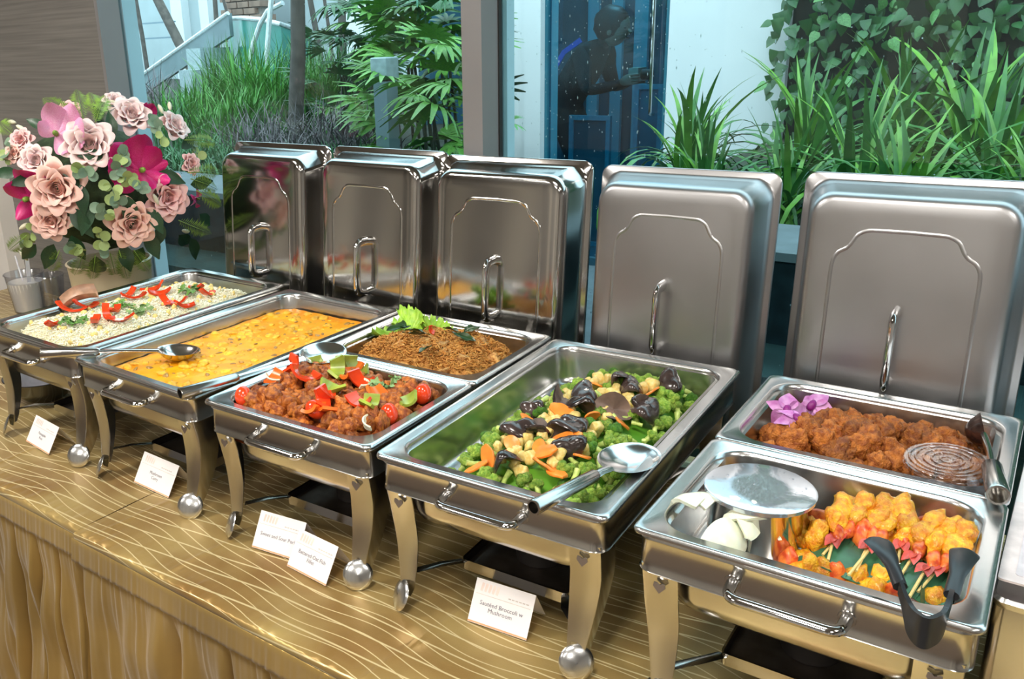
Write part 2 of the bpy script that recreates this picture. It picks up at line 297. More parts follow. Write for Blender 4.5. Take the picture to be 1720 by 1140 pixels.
# ================================================================ CHAFING DISHES
W, DD, RH = .350, .575, .241
DISH = [(-.8134, -.0041, 0.0, .2455), (-.4537, -.0067, -.0098, .2375), (-.0767, -.005, .0336, .241), (.2827, .0047, .0498, .2385), (.6737, .0112, .0238, .2435)]
def D(i, u, v, dz=0):                                # point over dish i: across, away from the viewer, above its rim
    x, y, t, h = DISH[i-1]; return V3((x+u*cos(t)-v*sin(t), y+u*sin(t)+v*cos(t), h+dz))
def make_chafer():
    root = empty('chafing_dish'); h = RH-.004
    f = MB()
    ww, dd = W-.010, DD-.010
    rings = [rrect(ww-.05, dd-.05, .02, h-.001), rrect(ww, dd, .018, h-.001), rrect(ww+.002, dd+.002, .018, h-.004), rrect(ww-.002, dd-.002, .018, h-.008), rrect(ww-.002, dd-.002, .018, h-.044), rrect(ww+.002, dd+.002, .02, h-.047), rrect(ww-.006, dd-.006, .018, h-.050), rrect(ww-.03, dd-.03, .02, h-.049)]
    f.loft(rings); f.build('frame', steel_dark, root)
    wp_ = MB(); a, b = ww-.040, dd-.040
    wp_.loft([rrect(a, b, .04, h-.045), rrect(a-.006, b-.006, .04, h-.082), rrect(a-.014, b-.014, .04, h-.096), rrect(a-.035, b-.035, .035, h-.105), rrect(a-.08, b-.08, .03, h-.107)], False, True)
    wp_.build('water_pan', steel_dark, root)
    for sx_, sy_ in ((-1, -1), (1, -1), (1, 1), (-1, 1)):
        lg = MB(); rings = []; n = 14; th = .0018
        for k in range(n+1):
            t = k/n; z = (h-.040)*(1-t)+.020*t
            ix = .006+.005*t+.016*max(0, t-.3)**1.2*1.5; iy = .005+.012*sin(pi*min(1, t*1.05))
            a_ = .044-.004*t-.018*max(0, (t-.35)/.65)**1.5
            if t > .93: a_ *= 1-(t-.93)*3
            X = lambda q: sx_*(W/2-.004-q); Y = lambda q: sy_*(DD/2-.004-q)
            rings.append([V3((X(ix+a_), Y(iy), z)), V3((X(ix+.004), Y(iy), z)), V3((X(ix+.001), Y(iy+.001), z)), V3((X(ix), Y(iy+.004), z)), V3((X(ix), Y(iy+a_), z)),
                          V3((X(ix+th), Y(iy+a_), z)), V3((X(ix+th), Y(iy+th), z)), V3((X(ix+a_), Y(iy+th), z))])
        lg.loft(rings, True, True); leg = lg.build('leg', steel_dark, root, ang=35)
        ft = MB(); c = V3((sx_*(W/2-.004-.030), sy_*(DD/2-.004+.004), .0235))
        R = V3((sx_*.6, sy_*.8, .45)).to_track_quat('Z', 'Y').to_matrix()
        prof = [(.0005, .003), (.009, .0025), (.017, .001), (.022, -.001), (.0235, -.003), (.022, -.0035), (.012, -.0015), (.0005, -.0005)]
        ft.loft([[c+R @ V3((r*cos(2*pi*k/20), r*sin(2*pi*k/20), z)) for k in range(20)] for r, z in prof])
        ft.build('foot', steel_pan, leg, ang=60)
        hz = h-.066                                     # small heart shaped stamping near the top of the leg
        hp = [(0, -.008), (.0075, .001), (.0065, .006), (.003, .006), (0, .004), (-.003, .006), (-.0065, .006), (-.0075, .001)]
        hb = MB(); yy = sy_*(DD/2-.004-.0065)
        hb.loft([[V3((sx_*(W/2-.034)+p, yy+sy_*(.0005+d), hz+q)) for p, q in hp] for d in (.0, .0016)], False, True)
        hb.build('stamping', chrome, leg, smooth=False)
        br = MB(); br.tube([(sx_*(W/2-.045), sy_*(DD/2-.03), .052), (sx_*.10, sy_*.235, .060), (sx_*.084, sy_*.200, .052)], .007, 6, flat=.18, up=(0, 0, 1))
        br.build('brace', steel_dark, root)
    for s_ in (-1, 1):
        tr = MB(); c = s_*.115
        tr.loft([rrect(.17, .17, .008, z, 3, 0, c) for z in (.054, .040, .040)], False, False)
        tr.loft([rrect(.17, .17, .008, .041, 3, 0, c), rrect(.165, .165, .008, .042, 3, 0, c)], True, True)
        MB().loft([rrect(.174, .174, .008, z, 3, 0, c) for z in (.039, .056)]).build('tray_lip', steel_dark, root)
        tr.build('fuel_tray', mat('blackened_tray', (.10, .085, .075), .35, .8, .2, 30), root)  # shadow under the dish is put into the tray's dark colour
        cp = MB(); cp.lathe([(.001, .043), (.036, .043), (.036, .09), (.030, .092), (.028, .088), (.001, .088)], 24, ctr=(0, c, 0)); cp.build('fuel_holder', black_iron, root)
        hd = MB(); y0 = s_*(DD/2-.006)
        p = rpath([(-.058, y0, h-.027), (-.056, y0+s_*.027, h-.029), (.056, y0+s_*.027, h-.029), (.058, y0, h-.027)], .014, 6)
        hd.tube(p, .0068, 10, flat=.85)
        hd.build('handle', chrome, root)
        for q in (-.058, .058):
            m2 = MB(); m2.loft([[V3((q+r*cos(2*pi*k/14), y0+s_*d, h-.027+r*sin(2*pi*k/14))) for k in range(14)] for r, d in ((.0095, .0), (.009, .0012), (.001, .0016))])
            m2.build('handle_mount', steel_dark, root)
    return root
CHL = ['steel chafing dish farthest left, holding the fried rice', 'steel chafing dish second from left, holding the yellow curry', 'steel chafing dish in the middle, holding the pork pan and the floss pan', 'steel chafing dish second from right, holding the broccoli and mushrooms', 'steel chafing dish farthest right, holding the fried chicken and the skewers']
proto = make_chafer()
for i, (x, y, t, h) in enumerate(DISH):
    o = proto if i == 0 else copy_tree(proto)
    o.location = (x, y, 0); o.rotation_euler = (0, 0, t); o.scale = (1, 1, h/RH); tag(o, CHL[i], 'chafing dish', 'chafing dishes on the buffet')
# ---------------------------------------------------------------- food pans
def pan_mesh(w_, d_, depth=.070, ledge=.021):
    r = .042; iw, idd = w_-2*ledge, d_-2*ledge
    rings = [rrect(w_-.003, d_-.003, .012, -.0065, 7), rrect(w_, d_, .012, -.006, 7), rrect(w_+.001, d_+.001, .012, -.003, 7), rrect(w_-.002, d_-.002, .012, 0, 7), rrect(w_-.008, d_-.008, .014, .0012, 7), rrect(w_-.014, d_-.014, .016, -.0003, 7),
             rrect(iw+.006, idd+.006, r+.002, 0, 7), rrect(iw, idd, r, -.0018, 7), rrect(iw-.003, idd-.003, r, -.007, 7), rrect(iw-.010, idd-.010, r, -.03, 7), rrect(iw-.018, idd-.018, r, -(depth-.014), 7),
             rrect(iw-.024, idd-.024, r-.004, -(depth-.005), 7), rrect(iw-.038, idd-.038, r-.012, -(depth-.0005), 7), rrect(iw-.06, idd-.06, r-.02, -depth, 7)]
    return MB().loft(rings, False, True).mesh('food_pan', ang=50)
full = pan_mesh(W, DD); half = pan_mesh(W, DD/2-.001)
PAN = ('food pan', 'food pans in the chafing dishes')
def pan(i, v, me, label):
    o = obj('food_pan', me, steel_pan, loc=D(i, 0, v, .0035), rot=(0, 0, DISH[i-1][2])); return tag(o, label, *PAN)
pan(1, 0, full, 'long steel pan filled with fried rice')
pan(2, 0, full, 'long steel pan filled with yellow curry')
pan(3, -DD/4, half, 'half size steel pan of pork chunks at the front of the middle dish')
pan(3, DD/4, half, 'half size steel pan of crispy floss at the back of the middle dish')
pan(4, 0, full, 'long steel pan filled with broccoli and mushrooms')
pan(5, -DD/4, half, 'half size steel pan of skewers at the front of the rightmost dish')
pan(5, DD/4, half, 'half size steel pan of fried chicken at the back of the rightmost dish')
# ---------------------------------------------------------------- lids standing behind the dishes
def lid_mesh():
    w_, l_ = .350, .530; z1 = .074
    rg = [rrect(w_-.002, l_-.002, .022, -.008, 8), rrect(w_, l_, .022, -.002, 8), rrect(w_-.004, l_-.004, .022, 0, 8), rrect(w_-.020, l_-.020, .030, .0005, 8), rrect(w_-.027, l_-.027, .032, .004, 8), rrect(w_-.034, l_-.034, .036, .016, 8), rrect(w_-.050, l_-.050, .038, z1-.024, 8)]
    for k in range(1, 6):
        a = k/5*pi/2; rg.append(rrect(w_-.050-.030*(1-cos(a)), l_-.050-.030*(1-cos(a)), .038-.010*(1-cos(a)), z1-.024+.024*sin(a), 8))
    rg.append(rrect(w_-.11, l_-.11, .02, z1+.0015, 8))
    return MB().loft(rg, False, True).mesh('lid', ang=60)
def border_mesh():
    h_ = [(0, .184), (.056, .183), (.070, .176), (.078, .160), (.084, .152), (.096, .146), (.103, .132), (.104, .115)]
    p = [(x, y) for x, y in h_]+[(x, -y) for x, y in h_[::-1]]; p += [(-x, y) for x, y in p[::-1]]
    pts = rpath([V3((x, y, .0755)) for x, y in p], .006, 2); m = MB(); rings = []
    n = len(pts)
    for i in range(n-1):
        t = (pts[(i+1) % (n-1)]-pts[i-1 if i else n-2]).normalized(); nn = V3((-t.y, t.x, 0))
        rings.append([pts[i]+nn*a+V3((0, 0, b)) for a, b in ((-.0040, -.0006), (-.0018, .0008), (0, .0014), (.0018, .0008), (.0040, -.0006))])
    rings.append(rings[0]); m.loft(rings, closed=False); return m.mesh('embossed_border', ang=0)
def lid_handle():
    m = MB(); p = rpath([(0, -.060, .074), (0, -.057, .106), (0, .057, .106), (0, .060, .074)], .022, 7)
    m.tube(p, [.0105]*len(p), 12, flat=.62, up=(1, 0, 0)); return m.mesh('handle')
LM, BM_, HM = lid_mesh(), border_mesh(), lid_handle()
LID = [(-.7844, -.0036, .0024), (-.4306, -.019, .003), (-.0916, .0463, -.002), (.267, .0215, -.0055), (.6482, .033, .0022)]
LL = ['mirror-like steel lid standing upright behind the fried rice, reflecting the roses', 'polished steel lid standing upright behind the yellow curry', 'mirror-like steel lid standing upright behind the orange floss', 'dull steel lid standing upright behind the broccoli', 'dull smudged steel lid standing upright behind the fried chicken']
LEAN = .0832
for i, (x, th, dz) in enumerate(LID):
    m = steel_lid if i < 3 else steel_lid2; ztop = .5598+dz; me = LM if i in (0, 3) else (LM.copy() if i == 4 else LM)
    if i == 3: me = LM.copy(); me.materials.clear(); LM4 = me
    if i == 4: me = LM4
    Rm = Matrix.Rotation(th, 4, 'Z') @ Matrix.Rotation(pi/2-LEAN, 4, 'X')
    top = V3((x, .4447, ztop)); c = top - (Rm.to_3x3() @ V3((0, .265, 0)))
    o = obj('lid', me, m, loc=c+V3(((0, 0, 0, .008, .004)[i], 0, 0)), scale=((1, 1, 1, .957, .98)[i], 1, 1)); o.rotation_euler = Rm.to_euler(); tag(o, LL[i], 'lid', 'lids standing behind the dishes')
    obj('embossed_border', BM_ if i < 3 else (BM_.copy() if i == 3 else B4), None if i == 4 else m, o) if i < 3 else None
    if i == 3: B4 = BM_.copy(); B4.materials.clear(); obj('embossed_border', B4, m, o)
    if i == 4: obj('embossed_border', B4, m, o)
    obj('handle', HM, chrome, o)
# ================================================================ FOOD
def nz(p, s=1): return noise.noise(V3(p)*s)
def blob(name, seed, sub=2, amp=.3, f=1.3, amp2=0, f2=5, sc=(1, 1, 1), r=1.0, box=1):
    bm = bmesh.new(); bmesh.ops.create_icosphere(bm, subdivisions=sub, radius=1)
    o = V3((seed*7.3, seed*3.1, seed))
    for v in bm.verts:
        if box != 1: v.co = V3([math.copysign(abs(c)**box, c) for c in v.co])*.86
        d = 1+amp*noise.noise(v.co*f+o)+(amp2*noise.noise(v.co*f2+o) if amp2 else 0)
        v.co = V3((v.co.x*sc[0], v.co.y*sc[1], v.co.z*sc[2]))*d*r
    me = bpy.data.meshes.new(name); bm.to_mesh(me); bm.free(); me.polygons.foreach_set('use_smooth', [True]*len(me.polygons)); return me
def setm(me, *ms):
    for m in ms: me.materials.append(m)
    return me
def inpoly(u, v, P):
    c = False; n = len(P)
    for i in range(n):
        (a, b), (c2, d) = P[i], P[i-1]
        if (b > v) != (d > v) and u < (c2-a)*(v-b)/(d-b)+a: c = not c
    return c
def dpoly(u, v, P):
    best = 9
    for i in range(len(P)):
        a, b = V3((*P[i], 0)), V3((*P[i-1], 0)); p = V3((u, v, 0)); t = max(0, min(1, (p-a).dot(b-a)/(b-a).length_squared)); best = min(best, (a+(b-a)*t-p).length)
    return best
def mound(P, H, s, z0=-.067, bump=0, seed=0):
    def h(u, v):
        if not inpoly(u, v, P): return z0
        return z0+H*(1-math.exp(-dpoly(u, v, P)/s))+bump*nz((u*14, v*14, seed))
    return h
def darts(P, n, r, rng, avoid=()):
    us = [p[0] for p in P]; vs = [p[1] for p in P]; out = list(avoid); k0 = len(out); tries = 0
    while len(out)-k0 < n and tries < n*400:
        tries += 1; u = rng.uniform(min(us), max(us)); v = rng.uniform(min(vs), max(vs))
        if not inpoly(u, v, P): continue
        rr = r*(1-.5*tries/(n*400))
        if all((u-a)**2+(v-b)**2 > rr*rr for a, b in out): out.append((u, v))
    return out[k0:]
def onm(i, px, hf):                                  # where the sight line through a pixel meets the heap in dish i
    x, y, t, H = DISH[i-1]
    for k in range(36):
        h = .008-.002*k; p = at(px[0], px[1], z=H+h); a, b = p.x-x, p.y-y; u, v = a*cos(t)+b*sin(t), -a*sin(t)+b*cos(t)
        if h <= hf(u, v): break
    for k in range(14):
        if hf(u, v) < -.045: v -= .007; u *= .985
    return max(-.138, min(.138, u)), v
def drop(i, u, v, dz, me, name, label, cat, group=None, sc=1, rot=None, mat_=None, rng=RND):
    if rot is None: rot = (rng.uniform(0, 6.3), rng.uniform(0, 6.3), rng.uniform(0, 6.3))
    o = obj(name, me, mat_, loc=D(i, u, v, dz), rot=rot, scale=sc); return tag(o, label, cat, group)
def base_mound(i, P, hf, m, name, label, cat, off=-.006, res=.006, extra=None, kind='stuff', parent=None):
    us = [p[0] for p in P]; vs = [p[1] for p in P]; mb = MB(); u0, u1, v0, v1 = min(us), max(us), min(vs), max(vs)
    nu, nv = int((u1-u0)/res)+1, int((v1-v0)/res)+1; idx = {}
    for a in range(nu+1):
        for b in range(nv+1):
            u, v = u0+(u1-u0)*a/nu, v0+(v1-v0)*b/nv
            z = hf(u, v)+off+(extra(u, v) if extra else 0); idx[a, b] = len(mb.v); mb.v.append(tuple(D(i, u, v, z)))
    for a in range(nu):
        for b in range(nv):
            u, v = u0+(u1-u0)*(a+.5)/nu, v0+(v1-v0)*(b+.5)/nv
            if inpoly(u, v, P): mb.f.append((idx[a, b], idx[a+1, b], idx[a+1, b+1], idx[a, b+1])); mb.m.append(0)
    o = mb.build(name, m, ang=0); return tag(o, label, cat, kind=kind)
def strip(path, wd, th, up=(0, 0, 1), taper=False):  # flat band along a path
    m = MB(); rings = []; path = [V3(p) for p in path]; up = V3(up); n = len(path)
    for k, p in enumerate(path):
        t = (path[min(k+1, n-1)]-path[max(k-1, 0)]).normalized(); s_ = t.cross(up).normalized(); q = s_.cross(t)
        f_ = (sin(pi*(k+.25)/(n-.5))**.6 if taper else 1); a = s_*wd/2*f_; b = q*th/2
        rings.append([p-a-b, p+a-b, p+a+b, p-a+b])
    return m.loft(rings, True, True)
# ---- materials
M_pork = mat('glazed_pork', (.62, .20, .03), .36, 0, .3, 1.8, (.20, .035, .006), bump=.8, bs=5, coat=.08, spec=.35)
M_porkb = mat('dark_red_sauce', (.13, .03, .008), .25, 0, .3, 40)
M_red = mat('red_pepper_skin', (.80, .060, .012), .18, 0, .15, 30, coat=.3, sss=.1)
M_orange = mat('orange_pepper', (.85, .16, .02), .25, 0, .15, 30)
M_green = mat('green_pepper', (.30, .38, .05), .28, 0, .25, 40)
M_onion = mat('onion_white', (.80, .76, .58), .3, 0, .08, 30, sss=.2)
M_onion2 = mat('raw_onion', (.88, .92, .74), .28, 0, .07, 60, sss=.25)
M_herb = mat('coriander_leaf', (.12, .27, .05), .5, 0, .3, 60)
M_herb2 = mat('pale_coriander', (.25, .40, .14), .5, 0, .3, 60)
M_darkleaf = mat('fried_curry_leaf', (.02, .06, .015), .3, 0, .3, 60)
M_rice = mat('rice_grain', (.97, .93, .74), .4, 0, .10, 20, sss=.15)
M_rice2 = mat('rice_base', (.93, .84, .56), .6, 0, .12, 200, bump=.8, bs=350)
M_egg = mat('scrambled_egg', (.85, .66, .22), .5, 0, .15, 60)
M_curry = mat('yellow_curry_sauce', (.92, .44, .010), .38, 0, .2, 26, (.86, .30, .003), bump=.25, bs=60, spec=.35)
M_curry2 = mat('curry_meat', (.88, .46, .045), .4, 0, .22, 2, spec=.3)
M_mush = mat('shiitake_cap', (.050, .033, .030), .22, 0, .5, 30, coat=.4)
M_gill = mat('shiitake_gill', (.17, .11, .085), .45, 0, .3, 60)
M_mush2 = mat('curry_mushroom', (.34, .19, .05), .3, 0, .3, 2)
M_carrot = mat('carrot', (.90, .26, .035), .3, 0, .15, 50)
M_corn = mat('pale_yellow_vegetable', (.80, .66, .27), .35, 0, .15, 2.5, (.74, .50, .12), sss=.1)
M_bstem = mat('broccoli_stem', (.50, .62, .16), .35, 0, .2, 2)
M_bcrown = mat('broccoli_crown', (.12, .32, .02), .5, 0, .4, 3, (.045, .17, .01), bump=1, bs=12)
M_bcrown2 = mat('light_broccoli_crown', (.48, .66, .10), .45, 0, .3, 3, (.17, .38, .03), bump=1, bs=12)
M_chick = mat('fried_chicken_crust', (.54, .18, .026), .5, 0, .3, 2.4, (.24, .055, .008), bump=.9, bs=8)
M_floss = mat('fried_floss', (.86, .44, .10), .6, 0, .3, 90, (.66, .27, .05), bump=1, bs=250)
M_floss2 = mat('golden_fritter', (.72, .42, .13), .45, 0, .3, 2.5, (.45,.18,.04), bump=.8, bs=7)
M_lettuce = mat('frilly_lettuce', (.42, .66, .07), .4, 0, .3, 60, (.22, .46, .03))
M_sat = mat('turmeric_grilled_meat', (.88, .50, .02), .32, 0, .3, 2.2, (.72, .22, .008), bump=.7, bs=6, coat=.2)
M_prawn = mat('grilled_prawn', (.88, .24, .04), .3, 0, .3, 2.2, (.55, .05, .015))
M_tail = mat('prawn_tail', (.55, .07, .05), .3, 0, .35, 80)
M_bamboo = mat('bamboo_stick', (.78, .62, .24), .5, 0, .1, 60)
M_banana = mat('banana_leaf', (.035, .13, .065), .35, 0, .25, 40)
M_plastic = mat('black_nylon', (.018, .020, .024), .33, 0, .1, 30)
M_orchid = mat('purple_orchid', (.38, .012, .34), .5, 0, .2, 45, (.72, .40, .70))
clearp = glass_mat('clear_plastic', (.93, .94, .96, 1), .03, 2.2)
film = glass_mat('cling_film', (.88, .90, .93, 1), .02, 2.4)
# ---- shared shapes
pork_me = [setm(blob('pork_chunk', k, 3, .45, 1.3, .22, 4.0, (1.1, .85, .75), box=.62), M_pork) for k in range(6)]
chick_me = [setm(blob('fried_chicken', 20+k, 4, .45, 1.3, .22, 5, (1, .85, .75)), M_chick) for k in range(6)]
tomato_me = setm(blob('cherry_tomato', 1, 3, .03, 1, 0, 5, (1.25, 1, 1)), M_red)
def arc_piece(name, r, a, wd, th, m, curl=0):
    p = [V3((r*sin(a*(t/9-.5)), r*(1-cos(a*(t/9-.5))), curl*t)) for t in range(10)]
    return setm(strip(p, wd, th, (0, 1, .3)).mesh(name, ang=50), m)
redp = [arc_piece('red_pepper_slice', .016, 2.0+.4*k, .016, .0035, M_red) for k in range(3)]+[arc_piece('red_pepper_slice', .016, 1.6, .018, .004, M_orange)]
greenp = [arc_piece('green_pepper_slice', .014, 1.8+.5*k, .018, .0035, M_green) for k in range(3)]
onip = [arc_piece('onion_slice', .014, 2.2+.4*k, .009, .0022, M_onion) for k in range(2)]
def herb_mesh(name, seed, m, n=16, r=.022):
    rg = random.Random(seed); mb = MB()
    for k in range(n):
        a = rg.uniform(0, 6.3); d = r*rg.uniform(.15, 1); z = rg.uniform(.002, .009); c = V3((d*cos(a), d*sin(a), z)); s_ = rg.uniform(.004, .008)
        R = Euler((rg.uniform(-.6, .6), rg.uniform(-.6, .6), rg.uniform(0, 6.3))).to_matrix()
        pts = [c]+[c+R @ V3((s_*(1 if j % 2 else .62)*cos(j*pi/5), s_*(1 if j % 2 else .62)*sin(j*pi/5), .0015*sin(j*2))) for j in range(10)]
        mb.add(pts, [(0, 1+j, 1+(j+1) % 10) for j in range(10)])
        mb.tube([V3((0, 0, 0)), c*.5+V3((0, 0, .002)), c], .0006, 4)
    return setm(mb.mesh(name), m)
herbs = [herb_mesh('coriander_sprig', k, M_herb2 if k % 2 else M_herb) for k in range(4)]
def leafm(name, l, wd, m, curl=.3, n=6, fold=.25, th=0, wave=0):
    mb = MB(); rings = []
    for k in range(n+1):
        t = k/n; hw = wd/2*max(.04, sin(pi*min(.98, t**.8*.97+.02)))
        z = -curl*l*t*t; rings.append([V3((-hw, l*t, z+fold*hw+wave*sin(t*14))), V3((-hw*.5, l*t, z+fold*hw*.35)), V3((0, l*t, z)), V3((hw*.5, l*t, z+fold*hw*.35)), V3((hw, l*t, z+fold*hw+wave*cos(t*12)))])
    mb.loft(rings, closed=False); return setm(mb.mesh(name, ang=0), m)
dleaf = [leafm('curry_leaf', .05, .018, M_darkleaf, c, 7, .5, wave=.002) for c in (.05, .2, -.15)]
# ---------------------------------------------------------------- dish 1: fried rice
P1 = [(-.143, -.235), (.13, -.235), (.143, -.12), (.143, .13), (.125, .235), (-.125, .245), (-.143, .1)]
h1 = mound(P1, .060, .013, -.062, .010, 3)
base_mound(1, P1, h1, M_rice2, 'fried_rice', 'fried rice heaped in the leftmost long pan', 'rice', -.003, .006, lambda u, v: .002*nz((u*60, v*60, 1)))
def grains(i, P, hf, n, m, name, label, rng, L_=.0042, R_=.0013):
    mb = MB()
    for u, v in [(rng.uniform(-.15, .15), rng.uniform(-.25, .25)) for _ in range(n)]:
        if not inpoly(u, v, P): continue
        c = D(i, u, v, hf(u, v)+rng.uniform(-.002, .002)); R = Euler((rng.uniform(-.5, .5), rng.uniform(-.5, .5), rng.uniform(0, 6.3))).to_matrix(); l = L_*rng.uniform(.7, 1.2)
        vs = [c+R @ V3(p) for p in ((l, 0, 0), (-l, 0, 0), (0, R_, 0), (0, -R_, 0), (0, 0, R_), (0, 0, -R_))]
        mb.add(vs, [(0, 2, 4), (2, 1, 4), (1, 3, 4), (3, 0, 4), (2, 0, 5), (1, 2, 5), (3, 1, 5), (0, 3, 5)])
    return tag(mb.build(name, m, ang=0), label, 'rice', kind='stuff')
grains(1, P1, h1, 15000, M_rice, 'rice_grains', 'loose pale grains of fried rice on top of the heap', RND)
bits = [setm(blob('egg_bit', k, 1, .5, 1.5, sc=(1, .8, .5)), M_egg) for k in range(3)]
for u, v in darts(P1, 110, .015, RND): drop(1, u, v, h1(u, v)+.002, RND.choice(bits), 'egg_bit', 'small bit of scrambled egg in the fried rice', 'egg', 'egg bits in the fried rice', RND.uniform(.005, .010))
PL = random.Random(5)
for k, (px, L_, a) in enumerate([((120, 527), .036, .3), ((145, 520), .032, .8), ((180, 535), .03, -.2), ((205, 545), .028, .5), ((195, 528), .026, 1.1), ((170, 492), .022, .2), ((235, 485), .03, -.4), ((270, 497), .026, 2), ((290, 478), .028, .5), ((250, 478), .026, 1.2), ((300, 515), .026, .2), ((310, 520), .024, 2.2), ((280, 512), .022, 1.4), ((405, 487), .020, .5), ((330, 490), .02, .1), ((218, 500), .022, 2.5), ((90, 552), .018, 1.0), ((225, 505), .03, .6), ((260, 490), .034, 1.8), ((350, 500), .024, .9), ((160, 548), .03, 2.8), ((390, 478), .02, .2)]):
    u, v = onm(1, px, h1); me = arc_piece('red_pepper_slice', L_, 1.7, .012, .004, M_red)
    drop(1, u, v, h1(u, v)+.007, me, 'red_pepper_slice', 'thin curved slice of red pepper lying on the fried rice', 'pepper slice', 'red pepper slices on the fried rice', 1.25, (PL.uniform(.7, 1.3), PL.uniform(-.4, .4), a*2))
for k, (px, s_, lb) in enumerate([((125, 545), 1.05, 'green coriander sprig on the rice, nearest the front rim'), ((205, 520), .95, 'coriander sprig in the middle of the fried rice'), ((232, 528), 1.0, 'coriander sprig right of the middle of the fried rice'), ((322, 495), 1.05, 'coriander sprig at the far part of the fried rice'), ((328, 470), .8, 'farthest coriander sprig on the fried rice, by the back rim')]):
    u, v = onm(1, px, h1); drop(1, u, v, h1(u, v)+.002, herbs[(k+1) % 4 if k else 0], 'coriander_sprig', lb, 'herb', 'coriander sprigs on the rice', s_*1.35, (0, 0, k*1.3))
# ---------------------------------------------------------------- dish 2: yellow curry
P2 = [(-.141, -.250), (.141, -.250), (.143, .230), (.10, .250), (-.12, .250), (-.143, .23)]
def h2(u, v): return -.028+.0022*nz((u*22, v*22, 1))+.0012*nz((u*70, v*70, 2))
base_mound(2, P2, h2, M_curry, 'yellow_curry', 'thick yellow orange curry filling the second long pan', 'curry', 0, .005)
cmush = [setm(blob('curry_mushroom_slice', k, 2, .4, 1.6, sc=(1, .6, .3)), M_mush2) for k in range(3)]
cmeat = [setm(blob('curry_meat_piece', k, 2, .5, 1.4, sc=(1, .8, .4)), M_curry2) for k in range(4)]
P2i = [(u*.93, v*.95) for u, v in P2]
cp = darts(P2i, 250, .0125, RND)
for k, (u, v) in enumerate(cp):
    if k % 5 == 0: drop(2, u, v, h2(u, v)-.0005, cmush[k % 3], 'mushroom_slice', 'brown mushroom sliver half sunk in the yellow curry', 'mushroom', 'mushroom slivers in the curry', RND.uniform(.004, .010), (RND.uniform(-.4, .4), RND.uniform(-.4, .4), RND.uniform(0, 6)))
    else: drop(2, u, v, h2(u, v)-.001, cmeat[k % 4], 'meat_piece', 'sauce coated piece of meat half sunk in the yellow curry', 'meat', 'meat pieces in the curry', RND.choice((.004, .006, .009, .013)), (RND.uniform(-.3, .3), RND.uniform(-.3, .3), RND.uniform(0, 6)))
# ---------------------------------------------------------------- dish 3 front: pork
P3 = [(-.146, -.258), (.140, -.260), (.148, -.22), (.146, -.045), (.13, -.034), (-.13, -.034), (-.148, -.06)]
h3 = mound(P3, .060, .009, -.062, .008, 9)
base_mound(3, P3, h3, M_porkb, 'red_sauce', 'dark red sauce between the pork chunks', 'sauce', -.010)
spec3 = [((405, 677), 'tom', 'red cherry tomato in the left corner of the pork pan'), ((712, 678), 'tom', 'red cherry tomato at the right side of the pork pan'), ((655, 711), 'tom', 'red cherry tomato near the front right rim of the pork pan'), ((532, 700), 'tom', 'red cherry tomato at the front of the pork pan'), ((568, 618), 'tom', 'small red tomato at the back rim of the pork pan'),
 ((510, 652), 'red', 'red pepper slice left of centre in the pork'), ((420, 638), 'ora', 'orange red pepper piece at the back left of the pork'), ((465, 632), 'red', 'red pepper piece behind the pork at left'), ((552, 687), 'red', 'red pepper square in the front middle of the pork'), ((545, 693), 'red', 'second red pepper square leaning on the front tomato'), ((608, 657), 'red', 'glossy red pepper slice beside the white onion ring'), ((630, 640), 'red', 'red pepper slice behind the onion ring'), ((603, 692), 'red', 'red pepper slice right of the front middle'), ((632, 675), 'ora', 'orange pepper piece in front of the onion ring'), ((524, 713), 'ora', 'yellow orange pepper piece touching the front rim'), ((590, 650), 'ora', 'orange pepper bit left of the onion ring'), ((672, 635), 'ora', 'orange pepper bit near the back right rim'), ((548, 705), 'ora', 'orange pepper bit near the front tomato'),
 ((568, 640), 'gre', 'large curled green pepper piece in the pork'), ((562, 670), 'gre', 'green pepper loop under the large green piece'), ((622, 695), 'gre', 'pale green pepper wedge at the front right'), ((560, 622), 'gre', 'green pepper strip at the back rim of the pork'), ((590, 625), 'gre', 'green pepper strip behind the large green piece'), ((690, 697), 'gre', 'green pepper bit at the right rim'), ((680, 632), 'gre', 'green pepper strip with pale seeds at the back right'), ((655, 622), 'gre', 'green pepper strip in the back right corner'),
 ((620, 664), 'oni', 'white onion ring in the middle right of the pork'), ((610, 622), 'oni', 'white onion sliver at the back of the pork'), ((645, 632), 'oni', 'white onion sliver near the back right rim'), ((502, 621), 'oni', 'white onion sliver under the spoon'), ((612, 732), 'oni', 'white onion piece in the front right corner'), ((443, 650), 'oni', 'pale onion sliver at the left of the pork')]
occ = []
for px, kd, lb in spec3:
    u, v = onm(3, px, h3); u = max(-.128, min(.128, u)); v = max(-.238, min(-.052, v)); occ.append((u, v)); z = h3(u, v)
    if kd == 'tom': drop(3, u, v, z+.012, tomato_me, 'cherry_tomato', lb, 'tomato', None, .0145)
    elif kd in ('red', 'ora'): drop(3, u, v, z+.016, redp[3] if kd == 'ora' else RND.choice(redp[:3]), 'red_pepper_slice' if kd == 'red' else 'orange_pepper_slice', lb, 'pepper slice', None, 1.35, (RND.uniform(.9, 2), RND.uniform(-.6, .6), RND.uniform(0, 6)))
    elif kd == 'gre': drop(3, u, v, z+.015, RND.choice(greenp), 'green_pepper_slice', lb, 'pepper slice', None, 1.4, (RND.uniform(.9, 2), RND.uniform(-.6, .6), RND.uniform(0, 6)))
    else: drop(3, u, v, z+.017, RND.choice(onip), 'onion_slice', lb, 'onion slice', None, 1.2, (RND.uniform(-.5, .5), RND.uniform(-.4, .4), RND.uniform(0, 6)))
